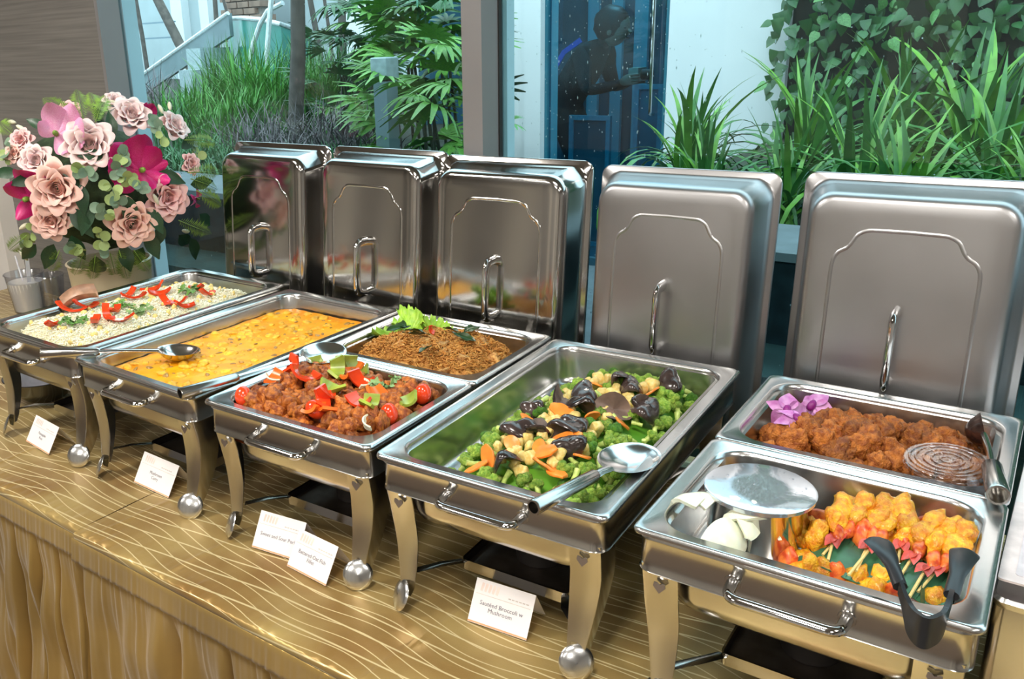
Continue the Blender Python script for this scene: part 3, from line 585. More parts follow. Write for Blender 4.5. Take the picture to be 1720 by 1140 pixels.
for u, v in darts([(a*.93, -.148+(b+.148)*.90) for a, b in P3], 120, .0195, RND, occ):
    drop(3, u, v, h3(u, v)+RND.uniform(-.002, .004), RND.choice(pork_me), 'pork_chunk', 'glazed brown fried pork chunk in the front pan of the middle dish', 'pork', 'pork chunks in the middle dish', RND.choice((.0125, .0155, .0185)))
u, v = onm(3, (655, 663), h3); drop(3, u, v, h3(u, v)+.012, herbs[1], 'coriander_sprig', 'pale green coriander sprig on the pork, right of the onion ring', 'herb', None, 1.5, (.1, .2, 1)).data
# ---------------------------------------------------------------- dish 3 back: crispy floss
P4 = [(-.145, .05), (.13, .030), (.147, .05), (.146, .20), (.12, .25), (-.08, .258), (-.145, .22)]
h4 = mound(P4, .072, .018, -.064, .012, 5)
base_mound(3, P4, h4, M_floss, 'crispy_floss', 'crispy orange brown floss heaped in the back pan of the middle dish', 'floss', -.002, .0045, lambda u, v: .007*nz((u*55, v*55, 1))+.004*nz((u*150, v*150, 3)))
mb = MB(); rg = random.Random(3)
for _ in range(4200):
    u, v = rg.uniform(-.14, .14), rg.uniform(.03, .26)
    if not inpoly(u, v, P4): continue
    c = D(3, u, v, h4(u, v)+.007*nz((u*55, v*55, 1))+rg.uniform(-.001, .005)); R = Euler((rg.uniform(-.7, .7), rg.uniform(-.7, .7), rg.uniform(0, 6.3))).to_matrix(); l = rg.uniform(.003, .007)
    mb.tube([c+R @ V3((-l, 0, 0)), c+R @ V3((0, l*.6, .001)), c+R @ V3((l, 0, 0))], rg.uniform(.0006, .0017), 3, caps=False)
tag(mb.build('floss_threads', M_floss, ang=0), 'loose crisp threads on the floss heap', 'floss', kind='stuff')
frit = [setm(blob('fritter_piece', 40+k, 3, .6, 1.4, .25, 5, (1.2, .8, .55)), M_floss2) for k in range(4)]
for u, v in darts(P4, 26, .034, RND): drop(3, u, v, h4(u, v)-.003, RND.choice(frit), 'fritter_piece', 'golden battered fish piece showing through the floss', 'fritter', 'battered pieces in the floss pan', RND.uniform(.012, .019), (RND.uniform(-.5, .5), RND.uniform(-.5, .5), RND.uniform(0, 6)))
for k, (px, lb) in enumerate([((-.105, .125), 'dark green curry leaf at the left edge of the floss'), ((-.075, .150), 'dark green curry leaf next to the lettuce'), ((-.015, .130), 'dark green curry leaf in the centre of the floss'), ((-.005, .175), 'dark green curry leaf at the top of the floss'), ((.050, .165), 'dark green curry leaf right of the floss centre'), ((.085, .150), 'dark green curry leaf at the right of the floss'), ((.030, .085), 'small dark leaf low on the floss'), ((-.055, .120), 'dark leaf under the lettuce edge')]):
    u, v = px; drop(3, u, v, h4(u, v)+.014, dleaf[k % 3], 'curry_leaf', lb, 'leaf', None, 1.0, (.1, .35*(-1)**k, k*1.7-.6))
for k, (px, lb) in enumerate([((724, 568), 'red chilli slice on top of the floss'), ((632, 568), 'small red chilli piece at the left of the floss')]):
    u, v = onm(3, px, h4); drop(3, u, v, h4(u, v)+.017, redp[0], 'chilli_slice', lb, 'chilli', None, .6)
def lettuce(seed):
    mb = MB(); rings = []; n, m_ = 9, 48
    for a in range(n+1):
        t = a/n; rg_ = []
        for b in range(m_+1):
            ph = pi*1.15*(b/m_-.5); r = .052*t
            fr = .006*t**3*sin(b*1.1+seed)+.005*t**2*sin(b*2.3+1)+.002*t*sin(b*3.6)
            rg_.append(V3((r*sin(ph)*1.1, r*cos(ph)*.9, .016*t*t+fr+.004*nz((t*5, b*.4, seed)))))
        rings.append(rg_)
    mb.loft(rings, closed=False); return setm(mb.mesh('lettuce_leaf', ang=0), M_lettuce)
for k, (px, s_, lb) in enumerate([((-.098, .190), 1.0, 'frilly green lettuce leaf left in the back corner of the floss pan'), ((-.070, .215), 1.05, 'frilly green lettuce leaf behind the floss'), ((-.045, .228), .8, 'smaller frilly lettuce leaf against the back rim'), ((-.105, .215), .9, 'frilly lettuce leaf deepest in the back left corner'), ((-.082, .205), .75, 'frilly lettuce leaf on top of the others')]):
    u, v = px; drop(3, u, v-.03, -.010+.004*k, lettuce(k*3+1), 'lettuce_leaf', lb, 'lettuce', None, s_, (-.15+.12*k, .15*k, .7-.5*k))
# ---------------------------------------------------------------- dish 4: broccoli and mushrooms
P5 = [(-.115, -.20), (-.075, -.252), (.13, -.255), (.143, -.22), (.143, .225), (.10, .25), (-.03, .25), (-.085, .215), (-.115, .05)]
h5 = mound(P5, .060, .032, -.066, .010, 7)
base_mound(4, P5, h5, M_bcrown, 'broccoli_trimmings', 'small green broccoli crumbs under the vegetables', 'broccoli', -.012)
def floret(seed, crown):
    rg = random.Random(seed); mb = MB()
    mb.tube([(0, 0, -.9), (.08, 0, -.4), (0, 0, .1)], [.24, .27, .36], 7, mi=0)
    bm = bmesh.new(); bmesh.ops.create_icosphere(bm, subdivisions=3, radius=1); vs = [v.co.copy() for v in bm.verts]; fs = [[v.index for v in f.verts] for f in bm.faces]; bm.free()
    for k in range(5):
        a = k*1.257+rg.uniform(-.3, .3); d = .42 if k else 0; c = V3((d*cos(a), d*sin(a), .32+(0 if k else .2))); r = rg.uniform(.36, .5)
        if k: mb.tube([(0, 0, -.35), c*.7], [.14, .17], 5, mi=0)
        mb.add([c+p*r*(1+.28*noise.noise(p*4.5+V3((seed, k, 0)))+.15*noise.noise(p*9)) for p in vs if True], fs, 1)
    return setm(mb.mesh('broccoli_floret', ang=0), M_bstem, crown)
flor = [floret(1, M_bcrown), floret(2, M_bcrown2), floret(3, M_bcrown2), floret(4, M_bcrown2)]
bst = [setm(MB().tube([(0, 0, -1), (.15, .05, -.2), (.1, 0, .8)], [.34, .30, .42], 7).mesh('broccoli_stem_piece', ang=60), M_bstem)]
corn = [setm(blob('pale_vegetable_chunk', 60+k, 3, .35, 1.2, sc=(1.1, .9, .75), box=.6), M_corn) for k in range(4)]
def disc_mesh(name, rx, ry, th, m, wav=0):
    n = 22; R = lambda s_, z: [V3((rx*s_*cos(2*pi*k/n)*(1+wav*cos(k*2)), ry*s_*sin(2*pi*k/n)*(1+wav*cos(k*2)), z+.12*th*sin(k))) for k in range(n)]
    return setm(MB().loft([R(.5, th*.5), R(.96, th*.5), R(1, th*.25), R(1, -th*.25), R(.96, -th*.5)], True, True).mesh(name, ang=40), m)
carr = [disc_mesh('carrot_slice', .018, .013, .0035, M_carrot, .05), disc_mesh('carrot_slice', .015, .012, .003, M_carrot), disc_mesh('carrot_slice', .021, .011, .0035, M_carrot, .04)]
def shiitake(seed):
    rg = random.Random(seed); n = 20; cap = []; prof = [(.02, .012), (.35, .0115), (.65, .009), (.88, .004), (1, -.002), (.97, -.005)]
    und = [(.97, -.005), (.6, -.001), (.2, .002), (.02, .003)]; mb = MB(); r0 = .021
    def ring(s_, z): return [V3((r0*s_*cos(2*pi*k/n)*(1+.10*sin(2*pi*k/n*2+seed)), r0*.8*s_*sin(2*pi*k/n), z*.75+.0065*sin(2*pi*k/n*2+seed)*s_+.002*nz((k*.7, s_*3, seed)))) for k in range(n)]
    mb.loft([ring(*p) for p in prof], True, False, mi=0); mb.loft([ring(*p) for p in und], False, True, mi=1)
    return setm(mb.mesh('shiitake_cap', ang=0), M_mush, M_gill)
shi = [shiitake(k) for k in range(3)]
def shii_slice():
    p = [V3((.02*cos(a), .014*sin(a), 0)) for a in [pi*k/9 for k in range(10)]]
    return setm(strip(p, .009, .005, (0, 0, 1)).mesh('mushroom_slice', ang=40), M_mush)
shs = shii_slice()
occ = []
sp5 = [('shi', (1040, 650), 'large dark shiitake cap at the back of the vegetables'), ('shi', (1060, 662), 'folded dark shiitake cap behind the carrots at the back'), ('shi', (945, 685), 'brown shiitake cap showing its gills, left of the dark heap'), ('shi', (985, 675), 'glossy black shiitake cap in the centre of the vegetables'), ('shi', (975, 695), 'shiitake cap leaning on the central black one'), ('shi', (1030, 702), 'open shiitake cap right of the central black one'), ('shi', (870, 735), 'small dark shiitake at the left of the vegetables'), ('shi', (905, 735), 'shiitake slice with pale gills left of centre'), ('shi', (950, 735), 'curled shiitake cap above the carrots'), ('shi', (965, 728), 'shiitake cap in front of the central heap'), ('shi', (848, 788), 'dark shiitake near the front left corner of the vegetables'), ('shi', (1128, 653), 'brown shiitake at the far right of the vegetables'), ('shi', (1075, 695), 'pale brown shiitake slice above the spoon'), ('shi', (1085, 705), 'brown shiitake slice right above the spoon'), ('shi', (955, 765), 'thin brown shiitake strip by the orange carrot'), ('shi', (895, 698), 'little brown mushroom on the left flank'),
 ('car', (1000, 655), 'orange carrot slice at the back of the vegetables'), ('car', (945, 700), 'orange carrot slice near the brown shiitake'), ('car', (995, 708), 'orange carrot slice under the black shiitake'), ('car', (975, 775), 'largest orange carrot slice, beside the spoon'), ('car', (905, 762), 'orange carrot slice on edge, left of the pale chunks'), ('car', (913, 768), 'second orange carrot slice on edge'), ('car', (945, 745), 'long orange carrot slice in the middle front'), ('car', (960, 752), 'orange carrot sliver in the middle front'), ('car', (915, 795), 'orange carrot slice near the front rim'), ('car', (935, 805), 'orange carrot slice at the front rim'), ('car', (800, 795), 'orange carrot slice in the front left corner'), ('car', (820, 780), 'orange carrot piece left of the dark shiitake'), ('car', (1092, 670), 'orange carrot piece at the far right'), ('car', (1045, 720), 'orange carrot sliver above the spoon'), ('car', (860, 755), 'orange carrot piece on the left flank'), ('car', (890, 715), 'orange carrot piece behind the left shiitake')]
for kd, px, lb in sp5:
    u, v = onm(4, px, h5); occ.append((u, v)); z = h5(u, v)
    if kd == 'shi': drop(4, u, v, z+.014, RND.choice(shi), 'shiitake', lb, 'mushroom', None, RND.uniform(1.0, 1.4), (RND.uniform(-.9, .6)+(2.4 if 'gills' in lb or 'pale' in lb or 'open' in lb else 0), RND.uniform(-.5, .5), RND.uniform(0, 6)))
    else: drop(4, u, v, z+.009, RND.choice(carr), 'carrot_slice', lb, 'carrot slice', None, RND.uniform(.9, 1.2), (RND.uniform(-.2, 1.1), RND.uniform(-.6, .6), RND.uniform(0, 6)))
for k, (u, v) in enumerate(darts(P5, 260, .0150, RND, occ)):
    mid = abs(u-.005) < .062 and -.2 < v < .18; z = h5(u, v)+RND.uniform(0, .004)
    if mid and RND.random() < .8: drop(4, u, v, z, RND.choice(corn), 'pale_vegetable_chunk', 'pale yellow vegetable chunk among the broccoli', 'vegetable', 'pale vegetable chunks in the broccoli pan', RND.uniform(.009, .014))
    elif RND.random() < .22: drop(4, u, v, z+.002, bst[0], 'broccoli_stem_piece', 'light green cut broccoli stem among the florets', 'broccoli stem', 'broccoli stem pieces', RND.uniform(.009, .014))
    else: drop(4, u, v, z, RND.choice(flor if RND.random() < .55 else flor[1:]), 'broccoli_floret', 'green broccoli floret in the second pan from the right', 'broccoli', 'broccoli florets', RND.uniform(.013, .018), (RND.uniform(-1.2, 1.2), RND.uniform(-1.2, 1.2), RND.uniform(0, 6)))
# ---------------------------------------------------------------- dish 5 back: fried chicken and orchids
P6 = [(-.142, .045), (.145, .035), (.145, .20), (.12, .245), (-.06, .25), (-.09, .20), (-.142, .15)]
h6 = mound(P6, .050, .025, -.062, .008, 2)
base_mound(5, P6, h6, M_chick, 'chicken_crumbs', 'brown crumbs under the fried chicken', 'crumbs', -.010)
for u, v in darts(P6, 80, .0245, RND):
    drop(5, u, v, h6(u, v)+RND.uniform(0, .008), RND.choice(chick_me), 'fried_chicken_piece', 'crisp brown fried chicken piece in the back pan of the rightmost dish', 'fried chicken', 'fried chicken pieces', RND.uniform(.0165, .0225))
pet = [leafm('petal', .026, .024, M_orchid, .25, 6, .3), leafm('petal', .028, .015, M_orchid, .15, 6, .3)]
M_olip = mat('deep_orchid_lip', (.25, .01, .2), .4)
lipm = setm(blob('lip', 2, 2, .3, 1.2, sc=(.7, 1, .5)), M_olip)
for k, (px, dz, rx, rz, lb) in enumerate([((1322, 690), .022, 1.1, .3, 'deep purple orchid bloom leaning in the back left corner'), ((1365, 682), .022, .9, -.5, 'purple and white orchid bloom right of the deep purple one'), ((1338, 705), .026, .6, 1.2, 'pale orchid bloom lying in front of the other two')]):
    x, y, t_, H = DISH[4]; p = at(px[0], px[1], z=H-.02+dz)
    t = empty('orchid_bloom', p, (rx, .1, rz), 1.2); tag(t, lb, 'flower', 'orchids by the fried chicken')
    for j in range(5): obj('petal', pet[j % 2], None, t, rot=(-.25, 0, j*2*pi/5))
    obj('lip', lipm, None, t, loc=(0, 0, .003), scale=.008)
# clear round tub with ringed lid
t = empty('plastic_tub', D(5, .104, .070, -.022), (.06, -.03, 0)); tag(t, 'clear round plastic tub with ringed lid resting on the fried chicken', 'tub')
MB().lathe([(.001, 0), (.036, 0), (.040, .004), (.047, .028), (.049, .030), (.047, .031), (.0455, .028), (.038, .005), (.001, .003)], 40).build('tub_body', clearp, t)
pr = [(.001, .034)]
for r in (.008, .018, .027, .036, .043): pr += [(r-.0016, .034), (r-.0008, .0362), (r+.0008, .0362), (r+.0016, .034)]
pr += [(.049, .034), (.0505, .032), (.0505, .028), (.0495, .028)]
MB().lathe(pr, 44).build('tub_lid', clearp, t)
# ---------------------------------------------------------------- dish 5 front: skewers, leaves, tub, onions
def h7(u, v): return -.030
for k, (a, b, wd, tilt, lb) in enumerate([((1342, 934), (1478, 976), .078, .25, 'left banana leaf strip under the skewers'), ((1484, 976), (1592, 1016), .060, .1, 'right banana leaf strip under the skewers')]):
    A = at(*a, z=DISH[4][3]-.034); B = at(*b, z=DISH[4][3]-.030); U = (B-A); n = 12
    mb = MB(); rings = []; side = U.cross(V3((0, 0, 1))).normalized()*-1
    for j in range(n+1):
        q = j/n; c = A+U*q+V3((0, 0, .003*sin(q*6))); rings.append([c-side*wd*.12+V3((0, 0, -.002)), c+side*wd*.3+V3((0, 0, .004)), c+side*wd*.7+V3((0, 0, .006)), c+side*wd*1.1+V3((0, 0, .004))])
    mb.loft(rings, closed=False); mb.loft([[p-V3((0, 0, .0008)) for p in r] for r in rings], closed=False)
    for j in range(1, 16):
        q = j/16; c = A+U*q; mb.tube([c-side*wd*.1+V3((0, 0, -.001+.003*sin(q*6))), c+side*wd*.7+V3((0, 0, .0063+.003*sin(q*6)))], .0004, 3)
    tag(mb.build('banana_leaf', M_banana, ang=0), lb, 'banana leaf')
o = leafm('banana_leaf', .15, .06, M_banana, .15, 12, .2, wave=.003)
o = obj('banana_leaf', o, loc=D(5, .118, -.235, -.055), rot=(.35, .9, .05)); tag(o, 'dark green banana leaf standing along the right wall of the front pan', 'banana leaf')
meatm = [setm(blob('meat', 80+k, 3, .42, 1.3, .12, 4, (.75, 1.25, .6)), M_sat) for k in range(4)]
prawnm = [setm(blob('prawn', 90+k, 3, .25, 1.5, .08, 5, (.6, 1.2, .6)), M_prawn) for k in range(3)]
tailm = leafm('tail_fin', .022, .012, M_tail, .1, 5, .4)
def skewer(tip, meat_px, zt, zm, label, grp, s=1):   # stick end nearest the viewer, then tail, prawn, meat
    a = at(tip[0], tip[1], z=DISH[4][3]+zt); b = at(meat_px[0], meat_px[1], z=DISH[4][3]+zm); d = (b-a); L_ = d.length
    t = empty('skewer', a); t.rotation_euler = d.to_track_quat('Y', 'Z').to_euler(); tag(t, label, 'skewer', grp)
    MB().tube([(0, -.004, 0), (0, L_*1.1, 0)], .0017, 7).build('stick', M_bamboo, t)
    for j in (0, 1):
        obj('meat', RND.choice(meatm), None, t, loc=(RND.uniform(-.003, .003), L_*(.88+.28*j), .002), rot=(0, RND.uniform(0, 6), 0), scale=.0175*s)
    obj('prawn', RND.choice(prawnm), None, t, loc=(.002, L_*.62, 0), rot=(0, RND.uniform(0, 6), .2), scale=.0125*s)
    if L_ > .05:
        for q in (-.35, .25): obj('tail_fin', tailm, None, t, loc=(.001, L_*.50, .002), rot=(.2, 0, pi+q), scale=s)
LT = -.016
for a, b, lb in [((1385, 928), (1445, 862), 'skewer farthest left with its stick pointing down left'), ((1392, 936), (1410, 866), 'skewer lying left, second from the foil tub'), ((1440, 955), (1480, 866), 'skewer whose stick meets a second one left of the black tongs'), ((1428, 962), (1505, 868), 'skewer with red prawn left of the black tongs'), ((1508, 945), (1520, 872), 'skewer with an upright stick right of the black tongs tip'), ((1512, 968), (1560, 892), 'skewer with its stick in the middle of the leaf'), ((1530, 998), (1585, 905), 'skewer right of the tongs with a long bare stick'), ((1545, 990), (1612, 912), 'skewer farthest right near the tongs arm')]:
    skewer(a, b, LT-.010, LT+.012, lb, 'skewers on the banana leaf')
PB = random.Random(4)
for k, px in enumerate([(1325, 950), (1345, 958), (1365, 962), (1385, 965), (1410, 972), (1430, 980), (1450, 985), (1480, 990), (1495, 998), (1562, 1020), (1340, 945), (1400, 960), (1375, 870), (1350, 880), (1470, 1000), (1430, 850), (1550, 885), (1600, 930), (1485, 900), (1520, 915), (1450, 905), (1570, 935), (1372, 908), (1358, 898), (1384, 892)]):
    zz = -.045 if k < 12 or k == 14 else -.022
    p = at(px[0], px[1], z=DISH[4][3]+zz); o = obj('grilled_piece', PB.choice(meatm if k % 4 else prawnm), loc=p, rot=(PB.uniform(0, 6), PB.uniform(-.4, .4), PB.uniform(0, 6)), scale=.0185)
    tag(o, 'yellow grilled piece lying under the banana leaf' if k < 12 or k == 14 else 'yellow grilled piece tucked beneath the skewers', 'grilled meat', 'grilled pieces under the leaf' if k < 12 or k == 14 else 'grilled pieces beneath the skewers')
# steel bowl under stretched film
t = empty('covered_bowl', D(5, -.070, -.150, -.066)); tag(t, 'round steel bowl sealed with shiny film beside the raw onions', 'bowl')
MB().lathe([(.001, 0), (.052, 0), (.056, .004), (.0600, .080), (.063, .084), (.0635, .087), (.062, .088), (.058, .084), (.053, .008), (.001, .006)], 56).build('bowl_body', mat('thin_bowl_steel', (.62, .60, .57), .09, 1, .03, 10), t)
MB().lathe([(.0638, .084), (.0642, .0885), (.062, .0895), (.030, .0885), (.001, .088)], 56, False, True).build('film_cover', mat('taut_film', (.60, .64, .70), .10, .75, .03, 30, bump=.05, bs=90), t)
sr = random.Random(2); dm = MB()
for _ in range(46):
    a, r = sr.uniform(0, 6.3), .058*sqrt(sr.random()); q = sr.uniform(.0006, .0018); dm.lathe([(q, .0885), (q*.8, .0892+q*.3), (.0001, .0892+q*.4)], 7, ctr=(r*cos(a), r*sin(a), 0))
o = dm.build('condensation_drops', clearp, t); tag(o, kind='stuff')
# onions
def onion_shell(seed, R_=.024, span=1.5):
    mb = MB(); rings = []; n, m_ = 8, 12
    for rr in (R_, R_-.003):
        rs = []
        for a in range(n+1):
            th = .15+1.1*a/n; rs.append([V3((rr*sin(th)*sin(span*(b/m_-.5))*1.05, rr*sin(th)*cos(span*(b/m_-.5)), rr*cos(th)*1.2+.001*nz((a*.4, b*.4, seed)))) for b in range(m_+1)])
        rings.append(rs)
    mb.loft(rings[0], closed=False); mb.loft(rings[1], closed=False)
    e0 = [r[0] for r in rings[0]]; e1 = [r[0] for r in rings[1]]; mb.loft([e0, e1], closed=False)
    e0 = [r[-1] for r in rings[0]]; e1 = [r[-1] for r in rings[1]]; mb.loft([e0, e1], closed=False); mb.loft([rings[0][-1], rings[1][-1]], closed=False)
    return setm(mb.mesh('onion_piece', ang=50), M_onion2)
ons = [onion_shell(k, .022+.003*k, 1.4+.5*k) for k in range(4)]
for k, (px, z, s_, r, lb) in enumerate([((1160, 885), -.030, 1.5, (.9, .3, 2.6), 'large raw onion shell at the left of the front pan'), ((1172, 878), -.028, 1.2, (.9, .3, 2.4), 'raw onion layer nested in the large left shell'), ((1190, 905), -.036, 1.2, (1.6, .2, 1.2), 'flat raw onion piece in front of the large shell'), ((1222, 888), -.034, 1.2, (.5, .9, .2), 'raw onion piece leaning on the film covered bowl'), ((1232, 895), -.030, 1.25, (1.3, .5, .6), 'raw onion piece in the middle of the onions'), ((1262, 900), -.030, 1.3, (.7, .2, 3.4), 'raw onion shell closest to the skewers'), ((1258, 915), -.036, 1.1, (2.0, .2, 3.0), 'small raw onion piece at the front right of the onions'), ((1200, 925), -.046, 1.1, (2.2, .4, .5), 'raw onion piece lowest against the front wall')]):
    o = obj('onion_piece', ons[k % 4], loc=at(*px, z=DISH[4][3]+z+.012), rot=r, scale=s_*1.12); tag(o, lb, 'onion')
# ================================================================ UTENSILS
spoon_steel = mat('spoon_steel', (.66, .66, .66), .16, 1, .03, 20)
def frame_mat(xa, up):                               # matrix with X along xa, Z near up
    x = V3(xa).normalized(); y = V3(up).cross(x).normalized(); z = x.cross(y); return Matrix((x, y, z)).transposed()
def serving_spoon(bowl, end, a, b, dep, label, hl=.62, r=.0095, tip=(0, 0, 1), name='serving_spoon', bmat=None, cat='spoon'):
    B, E_ = V3(bowl), V3(end); d = (B-E_).normalized(); t = empty(name, E_); R = frame_mat(d, V3(tip)); t.rotation_euler = R.to_euler(); L_ = (B-E_).length; tag(t, label, cat)
    mb = MB(); rg = []; n = 28
    for s_, off in ((0, -1), (.35, -.9), (.7, -.55), (.9, -.2), (1, 0), (1.03, .02), (1.0, -.012), (.9, -.23), (.7, -.6), (.35, -.95), (0.01, -1.04)):
        rg.append([V3((L_+a*s_*cos(2*pi*k/n)*(1 if cos(2*pi*k/n) < 0 else 1.08), b*s_*sin(2*pi*k/n), dep*off)) for k in range(n)])
    mb.loft(rg); mb.build('bowl', bmat or spoon_steel, t, ang=70)
    h0 = L_*hl; m2 = MB(); prof = [(0, r*.78), (0, r), (.002, r*1.06), (h0*.5, r*.98), (h0, r*.92), (h0+.006, r*.7)]
    m2.loft([[V3((x, q*cos(2*pi*k/14), q*sin(2*pi*k/14))) for k in range(14)] for x, q in prof]); m2.loft([[V3((x, q*cos(2*pi*k/14), q*sin(2*pi*k/14))) for k in range(14)] for x, q in ((0, r*.78), (.03, r*.74))], False, True)
    m2.build('handle', steel_dark, t)
    m3 = MB(); m3.tube([(h0, 0, 0), ((h0+L_-a)/2, 0, .001), (L_-a*.9, 0, -.001)], [r*.75, r*.7, r*.8], 10, flat=.5, up=(0, 0, 1)); m3.build('neck', spoon_steel, t)
    return t
serving_spoon(D(4, .142, -.135, .012), D(4, .102, -.335, .022), .050, .036, .014, 'steel serving spoon lying on the broccoli with a thick hollow handle', .60, tip=(0, -.40, .9))
serving_spoon(D(3, -.122, -.045, .020), D(3, -.190, -.318, .022), .044, .033, .012, 'steel serving spoon between the curry and the pork, handle over the front rim', .36, tip=(.15, -.45, .85))
serving_spoon(D(2, -.062, -.128, -.006), D(2, -.196, -.338, .026), .040, .037, .022, 'deep steel ladle resting in the curry, handle towards the rice', .40, .0095, name='ladle', cat='ladle')
tt = serving_spoon(D(5, .132, .190, .012), D(5, .163, -.020, .020), .030, .024, .022, 'steel ladle with a dark bowl, standing in the back right of the fried chicken', .40, .0125, tip=(1, .3, .3), name='ladle', cat='ladle', bmat=mat('dark_ladle_bowl', (.10, .06, .05), .2, .8))
# wooden spatula at the far left of the rice
M_spat = mat('wooden_spatula', (.42, .24, .15), .4, 0, .2, 60)
t = empty('rice_scoop', D(1, -.118, -.085, .004), (0.15, -.30, 1.0)); tag(t, 'brown rice scoop with a dark curved rim at the left of the fried rice', 'scoop')
mb = MB(); rg = []
for k in range(9):
    q = k/8; rg.append([V3((-.035+.085*q, .030*sin(pi*(j/8-.5)), .022*(1-cos(pi*(j/8-.5)))+.012*sin(q*pi))) for j in range(9)])
mb.loft(rg, closed=False); mb.build('scoop_blade', M_spat, t, ang=0)
MB().tube([p+V3((0, 0, .001)) for p in rg[0]], .0026, 8).build('scoop_rim', M_plastic, t)
# black nylon tongs hooked over the front rim of the rightmost dish
t = empty('tongs', D(5, .128, -.318, .004)); tag(t, 'black nylon tongs hooked over the front rim of the rightmost pan', 'tongs')
O_ = t.location.copy(); L0 = at(1512, 985, z=DISH[4][3]+.030)-O_; L1 = at(1470, 905, z=DISH[4][3]+.040)-O_; R0 = at(1598, 1000, z=DISH[4][3]+.022)-O_; R1 = at(1622, 925, z=DISH[4][3]+.026)-O_
BL = at(1530, 1045, z=DISH[4][3]+.004)-O_; BR = at(1582, 1052, z=DISH[4][3]+.004)-O_; BM2 = at(1553, 1066, z=DISH[4][3]+.004)-O_
BL2 = at(1522, 1018, z=DISH[4][3]+.014)-O_; BR2 = at(1590, 1026, z=DISH[4][3]+.012)-O_
pth = rpath([L0, BL2, BL, BM2, BR, BR2, R0], .012, 5)
def vstrip(path, ws, th):
    m = MB(); rings = []; n = len(path)
    for k, p in enumerate(path):
        tg = (path[min(k+1, n-1)]-path[max(k-1, 0)]).normalized(); s_ = tg.cross(V3((0, 0, 1))).normalized(); wv = V3((0, 0, 1)); q = k/(n-1); hw = ws(q)/2
        rings.append([p-s_*th/2-wv*hw, p+s_*th/2-wv*hw, p+s_*th/2+wv*hw, p-s_*th/2+wv*hw])
    return m.loft(rings, True, True)
vstrip(pth, lambda q: .014+.020*sin(pi*q)**1.2, .0045).build('spring_bend', M_plastic, t, ang=35)
for A, B_ in ((L0, L1), (R0, R1)):
    d = (B_-A); mb = MB(); n = 14; s_ = d.cross(V3((0, 0, 1))).normalized(); u_ = s_.cross(d).normalized(); rg = []
    for k in range(n+1):
        q = k/n; wd = .007+.008*(max(0, q-.35)/.65)**.8*sqrt(max(0, 1-max(0, (q-.86)/.14)**2)+.02); th = .0055-.002*q
        c = A+d*q+u_*(.006*sin(q*pi)); rg.append([c+s_*wd*cos(a)+u_*th*sin(a) for a in [2*pi*j/10 for j in range(10)]])
    mb.loft(rg, True, True); mb.build('tong_arm', M_plastic, t)
# ================================================================ NAME CARDS
M_card = mat('white_card', (.86, .83, .84), .6, 0, .01, 5); M_ink = mat('grey_ink', (.16, .16, .20), .7); M_ink2 = mat('pale_print', (.62, .56, .52), .7); M_or = mat('orange_line', (.95, .42, .22), .6); M_logo = mat('pale_peach_print', (.88, .72, .66), .7)
def text_mesh(s, size):
    c = bpy.data.curves.new('lettering', 'FONT'); c.body = s; c.size = size; c.align_x = 'CENTER'; c.align_y = 'CENTER'; c.resolution_u = 2; c.space_line = .95
    o = bpy.data.objects.new('lettering', c); COL.objects.link(o); dg = bpy.context.evaluated_depsgraph_get(); me = bpy.data.meshes.new_from_object(o.evaluated_get(dg)); bpy.data.objects.remove(o); me.materials.clear(); return me
CW, CH, CT = .095, .062, rad(32)                     # card width, slope height, lean
def card(pl, pr, txt, label, w_=CW, h_=CH):
    a, b = at(*pl, z=0), at(*pr, z=0); c = (a+b)/2; ang = atan2(b.y-a.y, b.x-a.x); L_ = (b-a).length
    t = empty('name_card', c+V3((0, 0, .0022)), (0, 0, ang)); tag(t, label, 'card')
    F = Matrix.Rotation(pi/2-CT, 3, 'X')
    def pl_(x, y, off=0): return F @ V3((x, y, off))
    top = pl_(0, h_); m = MB()
    m.add([pl_(-L_/2, 0), pl_(L_/2, 0), pl_(L_/2, h_), pl_(-L_/2, h_)], [(0, 1, 2, 3)]); m.build('front_panel', M_card, t, smooth=False)
    m = MB(); by = top.y*2.0; m.add([V3((-L_/2, by, 0)), V3((L_/2, by, 0)), V3((L_/2, top.y, top.z)), V3((-L_/2, top.y, top.z))], [(3, 2, 1, 0)]); m.build('back_panel', M_card, t, smooth=False)
    m = MB(); m.add([pl_(-L_/2, .0005, .0003), pl_(L_/2, .0005, .0003), pl_(L_/2, .0028, .0003), pl_(-L_/2, .0028, .0003)], [(0, 1, 2, 3)]); m.build('orange_edge', M_or, t, smooth=False)
    me = text_mesh(txt, .0086); o = obj('lettering', me, M_ink, t, loc=pl_(0, h_*.42, .0004), rot=(pi/2-CT, 0, 0))
    m = MB(); m.add([pl_(-L_*.46, h_*.66, .0003), pl_(L_*.46, h_*.66, .0003), pl_(L_*.46, h_*.665+.0004, .0003), pl_(-L_*.46, h_*.665+.0004, .0003)], [(0, 1, 2, 3)]); m.build('thin_line', M_ink2, t, smooth=False)
    lg = MB()
    for k in range(5):
        u = -L_*.40+k*.006; lg.add([pl_(u, h_*.74, .0003), pl_(u+.0035, h_*.73, .0003), pl_(u+.005, h_*.92, .0003), pl_(u+.001, h_*.93, .0003)], [(0, 1, 2, 3)])
    lg.build('faint_logo', M_logo, t, smooth=False)
    lg = MB()
    for k in range(6): u = L_*.08+k*.0055; lg.add([pl_(u, h_*.73, .0003), pl_(u+.004, h_*.73, .0003), pl_(u+.004, h_*.755, .0003), pl_(u, h_*.755, .0003)], [(0, 1, 2, 3)])
    lg.build('faint_caption', M_ink2, t, smooth=False)
card((44, 742), (82, 765), 'Pineapple\nRice', 'small white name card farthest left, in front of the rice dish', h_=.060)
card((225, 811), (283, 838), 'Mushroom\nCurry', 'white name card in front of the curry dish')
